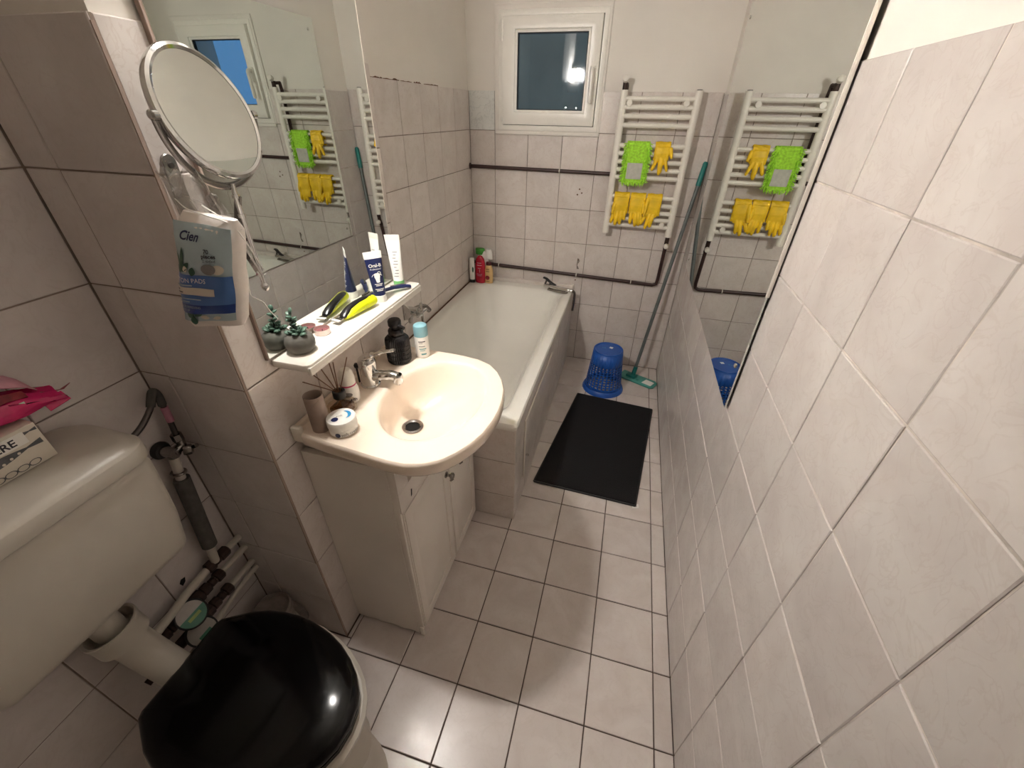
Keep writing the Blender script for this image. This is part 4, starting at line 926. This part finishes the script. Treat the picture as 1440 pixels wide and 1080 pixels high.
for k in range(60): fr.append(strand(fn(rnd.choice((rnd.uniform(0, .09), rnd.uniform(.88, 1))), rnd.uniform(.01, .5), .004), (0, -.5, -.8)))
part('chenille_fringe', join(*fr), M_LIME, gp, kind='stuff')

def glove(label, xc, zt, lean, wid, front, fingers, thumb=None, back=.06):
    """rubber glove draped over a rung, cuff behind, fingers hanging in front"""
    t = thing('rubber_glove', label, 'glove', (xc, RY-.02, zt-front), 'yellow rubber gloves on the radiator')
    gs = []
    fn = drape(xc-wid/2, xc+wid/2, zt, front, back)
    gs.append(sheet(fn, 0., .008, 8, 24, 0, 1, 0, 1, .004))
    yb = RY-.015-.007
    palm = V((xc+lean*front, yb, zt-front))
    gs.append(tube([(xc, yb, zt-.002), (xc+lean*front*.4, yb-.003, zt-front*.5), palm+V((0, 0, -.004))], [wid*.46, wid*.5, wid*.44], 18, flat=.22, up=(1, 0, 0)))
    for fx0, ln, an, rr in fingers:
        b = palm+V((fx0, 0, .006)); d = V((sin(an)+lean*.6, -.05, -cos(an))).normalized()
        gs.append(tube([b, b+d*ln*.45+V((0, -.004, 0)), b+d*ln*.85+V((.002*sin(an*9), -.002, 0)), b+d*ln], [rr, rr*.95, rr*.85, rr*.4], 12))
    if thumb:
        ox, oz, ln, an = thumb; b = V((xc+ox, yb, zt-oz)); d = V((sin(an), -.25, -cos(an)))
        gs.append(tube([b, b+d*ln*.5, b+d*ln], [.0115, .0105, .006], 12))
    o = part('glove_body', join(*gs), M_YEL, t)
    m_ = o.modifiers.new('merge', 'REMESH'); m_.mode = 'VOXEL'; m_.voxel_size = .0022; m_.use_smooth_shade = True
    k_ = o.modifiers.new('relax', 'SMOOTH'); k_.iterations = 3; k_.factor = .5
    return t
glove('yellow rubber glove alone beside the green mop pad', .118, 1.372, .0, .078, .062, ((-.02, .06, -.3, .0105), (.0, .078, .03, .0115), (.006, .072, .0, .0115), (.022, .062, .3, .0095)), (.038, .004, .05, .3))
glove('yellow rubber glove at the window end of the lower radiator row', -.052, 1.122, -.03, .086, .085, ((-.031, .066, -.12, .0105), (-.011, .075, -.05, .0115), (.010, .07, .0, .0112), (.03, .045, .02, .0098)), (-.034, .035, .055, -.15))
glove('yellow rubber glove in the middle of the lower radiator row', .037, 1.122, .02, .084, .085, ((-.026, .062, .0, .0108), (-.004, .075, .08, .0115), (.014, .07, .12, .0115), (.026, .05, .16, .009)), (.032, .02, .06, .12))
glove('yellow rubber glove at the mop end of the lower radiator row', .126, 1.122, -.1, .082, .09, ((-.024, .06, -.3, .011), (-.002, .08, -.12, .0118), (.016, .07, -.05, .0108)), (-.034, .0, .09, -.1))

# ------------------------------------------------------------------ mop, bin, mat
mp = thing('flat_mop', 'flat mop with grey pole and teal plate leaning in the corner', 'mop', (.25, 2.5, 0))
q0, q1 = V((.205, 2.525, .035)), V((.342, 2.652, 1.20)); dq = (q1-q0).normalized()
part('pole', tube([q0, q1], .0105, 14), M_POLE, mp)
part('grip', tube([q1-dq*.01, q1+dq*.10, q1+dq*.108], [.0135, .013, .008], 14), M_TEAL, mp)
part('socket', tube([q0-dq*.02, q0+dq*.05], [.016, .0135], 14), M_TEAL, mp)
ang = math.atan2(2.425-2.525, .343-.135)
def mpt(u, v, z):
    return V((.24+cos(ang)*u-sin(ang)*v, 2.495+sin(ang)*u+cos(ang)*v, z))
def plate(poly, z0_, z1_): return loft([[mpt(u, v, z) for u, v in poly] for z in (z0_, z1_)])
pl = part('mop_plate', bevel(plate([(-.13, -.05), (.10, -.05), (.122, -.03), (.122, .03), (.10, .05), (-.13, .05)], .001, .012), .003, 2), M_MOPG, mp)
part('white_sticker', plate([(.035, -.028), (.1, -.03), (.105, .022), (.045, .028)], .012, .0132), M_WHITE, pl, False)
for u in (-.03, .0): part('plate_slot', plate([(u-.008, -.025), (u+.008, -.025), (u+.008, -.008), (u-.008, -.008)], .0121, .013), M_TEAL, pl, False)
part('hinge_block', bevel(plate([(-.085, -.022), (-.02, -.022), (-.02, .022), (-.085, .022)], .012, .028), .004, 2), M_TEAL, pl)

bn_ = thing('waste_bin', 'blue plastic basket bin turned upside down on the floor', 'bin', (.012, 2.345, 0))
c = V((.012, 2.345, 0)); HB = .285
def br(h): return .118-(.118-.091)*h/HB
NA = 28
vs, fs = [], []
levels = [.0+.028]; holes_at = []
h = .045
edges = [.022]
k = 0
while h < .195:
    edges += [h, h+.0115]; h += .0175
edges.append(HB-.006)
ang_edges = []
for i in range(NA): ang_edges += [2*pi*i/NA, 2*pi*(i+.62)/NA]
NAE = len(ang_edges)
for z in edges:
    for a in ang_edges: vs.append(c+V((br(z)*cos(a), br(z)*sin(a), z)))
for j in range(len(edges)-1):
    hole_row = 1 <= j < len(edges)-2 and j % 2 == 1
    for i in range(NAE):
        if hole_row and i % 2 == 0: continue
        i2 = (i+1) % NAE; fs.append((j*NAE+i, j*NAE+i2, (j+1)*NAE+i2, (j+1)*NAE+i))
wall = part('basket_wall', (vs, fs), M_BLUE, bn_)
sm = wall.modifiers.new('thickness', 'SOLIDIFY'); sm.thickness = .0022
part('rim', lathe([(.112, .026), (.118, .028), (.126, .02), (.132, .004), (.133, 0), (.129, .0), (.12, .02), (.113, .022)], c, n=56, cap=(False, False)), M_BLUE, bn_)
part('base_disc', lathe([(.0905, HB-.008), (.0905, HB), (.088, HB+.003), (.082, HB+.002), (.078, HB-.003), (0, HB-.003)], c, n=56, cap=(False, False)), M_BLUE, bn_)
part('label_sticker', loft([[c+V((x, y, z)) for x, y in ((.002, .02), (.022, .014), (.028, .034), (.008, .04))] for z in (HB-.0028, HB-.0022)]), M_WHITE, bn_, False)
part('moulded_mark', wrap(text('CE', .02), lambda x, y: c+V((-.028+x, .008+y, HB-.0022))), M_SKYB, bn_, False)

mt = thing('bath_mat', 'black rectangular bath mat on the tiled floor', 'mat', (.05, 1.79, 0))
K = [V((-.244, 1.396, 0)), V((.242, 1.376, 0)), V((.328, 2.17, 0)), V((-.136, 2.215, 0))]
def mq(s_, v_): return K[0].lerp(K[1], s_).lerp(K[3].lerp(K[2], s_), v_)
def matsheet(s0, s1, v0, v1, z0_, z1_, n=30):
    top = [mq(s0+(s1-s0)*i/n, v0+(v1-v0)*j/n)+V((0, 0, z1_+.0012*mnoise.noise(V((i*.5, j*.5, 0))))) for j in range(n+1) for i in range(n+1)]
    W = n+1; f = [(j*W+i, j*W+i+1, (j+1)*W+i+1, (j+1)*W+i) for j in range(n) for i in range(n)]
    o = len(top); rim = list(range(0, W))+[j*W+n for j in range(1, W)]+[n*W+i for i in range(n-1, -1, -1)]+[j*W for j in range(n-1, 0, -1)]
    bot = [V((top[i].x, top[i].y, z0_)) for i in rim]; m = len(rim)
    f += [(rim[k], rim[(k+1) % m], o+(k+1) % m, o+k) for k in range(m)]
    return top+bot, f
part('pile', matsheet(.012, .988, .008, .992, .001, .0125), M_MAT, mt)
e = .0
part('hem', join(*[tube([mq(*a)+V((0, 0, .006)), mq(*b)+V((0, 0, .006))], .0052, 8) for a, b in (((.005, .003), (.995, .003)), ((.995, .003), (.995, .997)), ((.995, .997), (.005, .997)), ((.005, .997), (.005, .003)))]), M_BLKM, mt)
tg = part('care_label', loft([[mq(.985, .0)+V((x, y, z)) for x, y in ((-.012, .012), (.02, .018), (.024, -.004), (-.004, -.012))] for z in (.002, .0028)]), M_WHITE, mt, False)
for k in range(3): part('label_print', loft([[mq(.985, .0)+V((x, y+.006*k, z)) for x, y in ((.0, -.003), (.014, .0), (.0135, .002), (-.0005, -.001))] for z in (.0029, .0031)]), M_INK, tg, False)

# ------------------------------------------------------------------ bottles and hand shower on the tub
zt = TZ+.0015
def bottle(name, label, cat, c_, prof, m_, cap, capm, sx=1., sy=.65, n=24):
    t = thing(name, label, cat, (*c_, zt))
    part('bottle', lathe(prof, (*c_, zt), n=n, sx=sx, sy=sy), m_, t)
    if cap: part('cap', lathe(cap, (*c_, zt), n=n, sx=sx if cap[0][0] > .015 else 1, sy=sy if cap[0][0] > .015 else 1), capm, t)
    return t
t = bottle('shampoo_bottle', 'crimson shower bottle in the middle of the group on the tub corner', 'bottle', (-.905, 2.582), [(.03, 0), (.034, .004), (.0355, .03), (.034, .1), (.033, .13), (.027, .16), (.014, .178), (0, .182)], M_RED, None, None)
for y, w_ in ((.135, .03), (.12, .034), (.1, .02), (.06, .036), (.05, .03)):
    part('print_line', flat(bar(0, y, w_, .0035), lambda x, yy: V((-.905+x, 2.582-.0228*sqrt(max(.05, 1-(x/.036)**2))-.0006, zt+yy))), M_PINKL, t, False)
part('lettering', wrap(text('1', .03, bold=.0008), lambda x, y: V((-.902+x, 2.5573, zt+.075+y))), M_PINKL, t, False)
t = bottle('lotion_bottle', 'cream coloured bottle with a maroon cap on the tub corner', 'bottle', (-.848, 2.59), [(.026, 0), (.028, .003), (.03, .04), (.028, .09), (.02, .115), (.015, .12)], M_CREAM, [(.018, .12), (.019, .122), (.0185, .138), (.015, .142), (0, .1425)], M_DKRED)
part('fruit_print', flat(arc_band(0, .015, 0, 2*pi, 20, taper=False), lambda x, y: V((-.852+x, 2.5695, zt+.04+y))), M_REDW, t, False)
for y in (.095, .08, .012): part('print_line', flat(bar(0, y, .024, .004), lambda x, yy: V((-.85+x, 2.5702, zt+yy))), M_RUST, t, False)
t = bottle('conditioner_tube', 'slim white tube on a black cap against the wall', 'tube', (-.958, 2.565), [(.0165, .02), (.018, .022), (.0185, .06), (.0175, .15), (.016, .165), (.004, .168)], M_WHITE, [(.0175, 0), (.018, .002), (.0175, .021)], M_BLKM)
part('leaf_print', flat(arc_band(0, .012, 0, 2*pi, 14, taper=False), lambda x, y: V((-.948+x*.5, 2.5528, zt+.09+y*1.6))), M_LEAF, t, False)
t = bottle('shampoo_bottle', 'large white bottle with a green cap behind the crimson one', 'bottle', (-.9, 2.628), [(.034, 0), (.037, .004), (.039, .08), (.038, .15), (.034, .185), (.025, .2)], M_WHITE, None, None, 1., .5)
part('cap', lathe([(.03, .178), (.031, .18), (.031, .213), (.029, .216), (0, .217)], (-.918, 2.625, zt), n=24, sy=.6), M_GREEN, t)
part('shoulder', lathe([(.028, .15), (.027, .19), (.02, .213), (.01, .217), (0, .217)], (-.862, 2.628, zt), n=20, sy=.6), M_WHITE, t)

hsw = thing('hand_shower', 'chrome hand shower with a dark lever lying on the far tub corner', 'shower', (-.38, 2.58, zt))
part('shower_body', tube(bez([(-.465, 2.598, zt+.02), (-.42, 2.585, zt+.022), (-.36, 2.57, zt+.018), (-.29, 2.556, zt+.018)], 5), [.013]*5+[.016]*5+[.014]*5+[.012], 14), M_CHR, hsw)
part('spray_plate', bevel(loft([[V((x, y, z)) for x, y in ((-.44, 2.568), (-.315, 2.532), (-.30, 2.545), (-.305, 2.56), (-.43, 2.59))] for z in (zt, zt+.012)]), .003, 2), M_STEEL, hsw)
part('lever', tube(bez([(-.475, 2.612, zt+.068), (-.455, 2.605, zt+.064), (-.425, 2.592, zt+.048), (-.385, 2.58, zt+.032)], 5), [.011]*5+[.0125]*5+[.011]*5+[.008], 12, flat=.6), M_DRBLK, hsw)
part('lever_bracket', join(tube([(-.465, 2.6, zt+.018), (-.452, 2.602, zt+.058)], .006, 10), tube([(-.43, 2.59, zt+.02), (-.425, 2.59, zt+.046)], .006, 10)), M_DSTEEL, hsw)
part('hose_union', lathe([(.013, 0), (.014, .01), (.012, .022)], (-.29, 2.556, zt+.018), (1, -.1, 0), 12), M_CHR, hsw)
part('hose_tail', tube(bez([(-.268, 2.556, zt+.018), (-.257, 2.56, zt+.0), (-.258, 2.565, zt-.06), (-.262, 2.57, zt-.12)], 6), .008, 12), M_STEEL, hsw)

# bath mixer on the far side of the duct
bm_ = thing('bath_mixer', 'old chrome bath mixer on the duct side above the tub', 'tap', (-.72, YC1, .90))
for xx in (-.775, -.70+.0):
    part('wall_flange', lathe([(.03, 0), (.03, .004), (.024, .009), (.014, .011)], (xx-.008, YC1, .92), (0, 1, 0), 24), M_CHR, bm_)
    part('inlet', tube([(xx-.008, YC1, .92), (xx-.008, YC1+.045, .905)], .012, 12), M_CHR, bm_)
part('mixer_body', tube([(-.81, YC1+.048, .905), (-.675, YC1+.048, .905)], .017, 16), M_CHR, bm_)
ch_ = part('handle', lathe([(.013, 0), (.016, .006), (.016, .014), (.01, .018), (0, .019)], (-.675, YC1+.048, .905), (1, 0, 0), 14), M_CHR, bm_)
part('handle_arm', join(tube([(-.66, YC1+.012, .905), (-.66, YC1+.084, .905)], .005, 8), tube([(-.66, YC1+.048, .868), (-.66, YC1+.048, .942)], .0052, 8)), M_CHR, ch_)
part('spout', tube(bez([(-.71, YC1+.05, .895), (-.70, YC1+.09, .9), (-.69, YC1+.13, .892), (-.685, YC1+.155, .868)], 6), .010, 12), M_STEEL, bm_)
part('diverter', tube([(-.71, YC1+.05, .895), (-.71, YC1+.05, .86)], [.012, .009], 12), M_CHR, bm_)
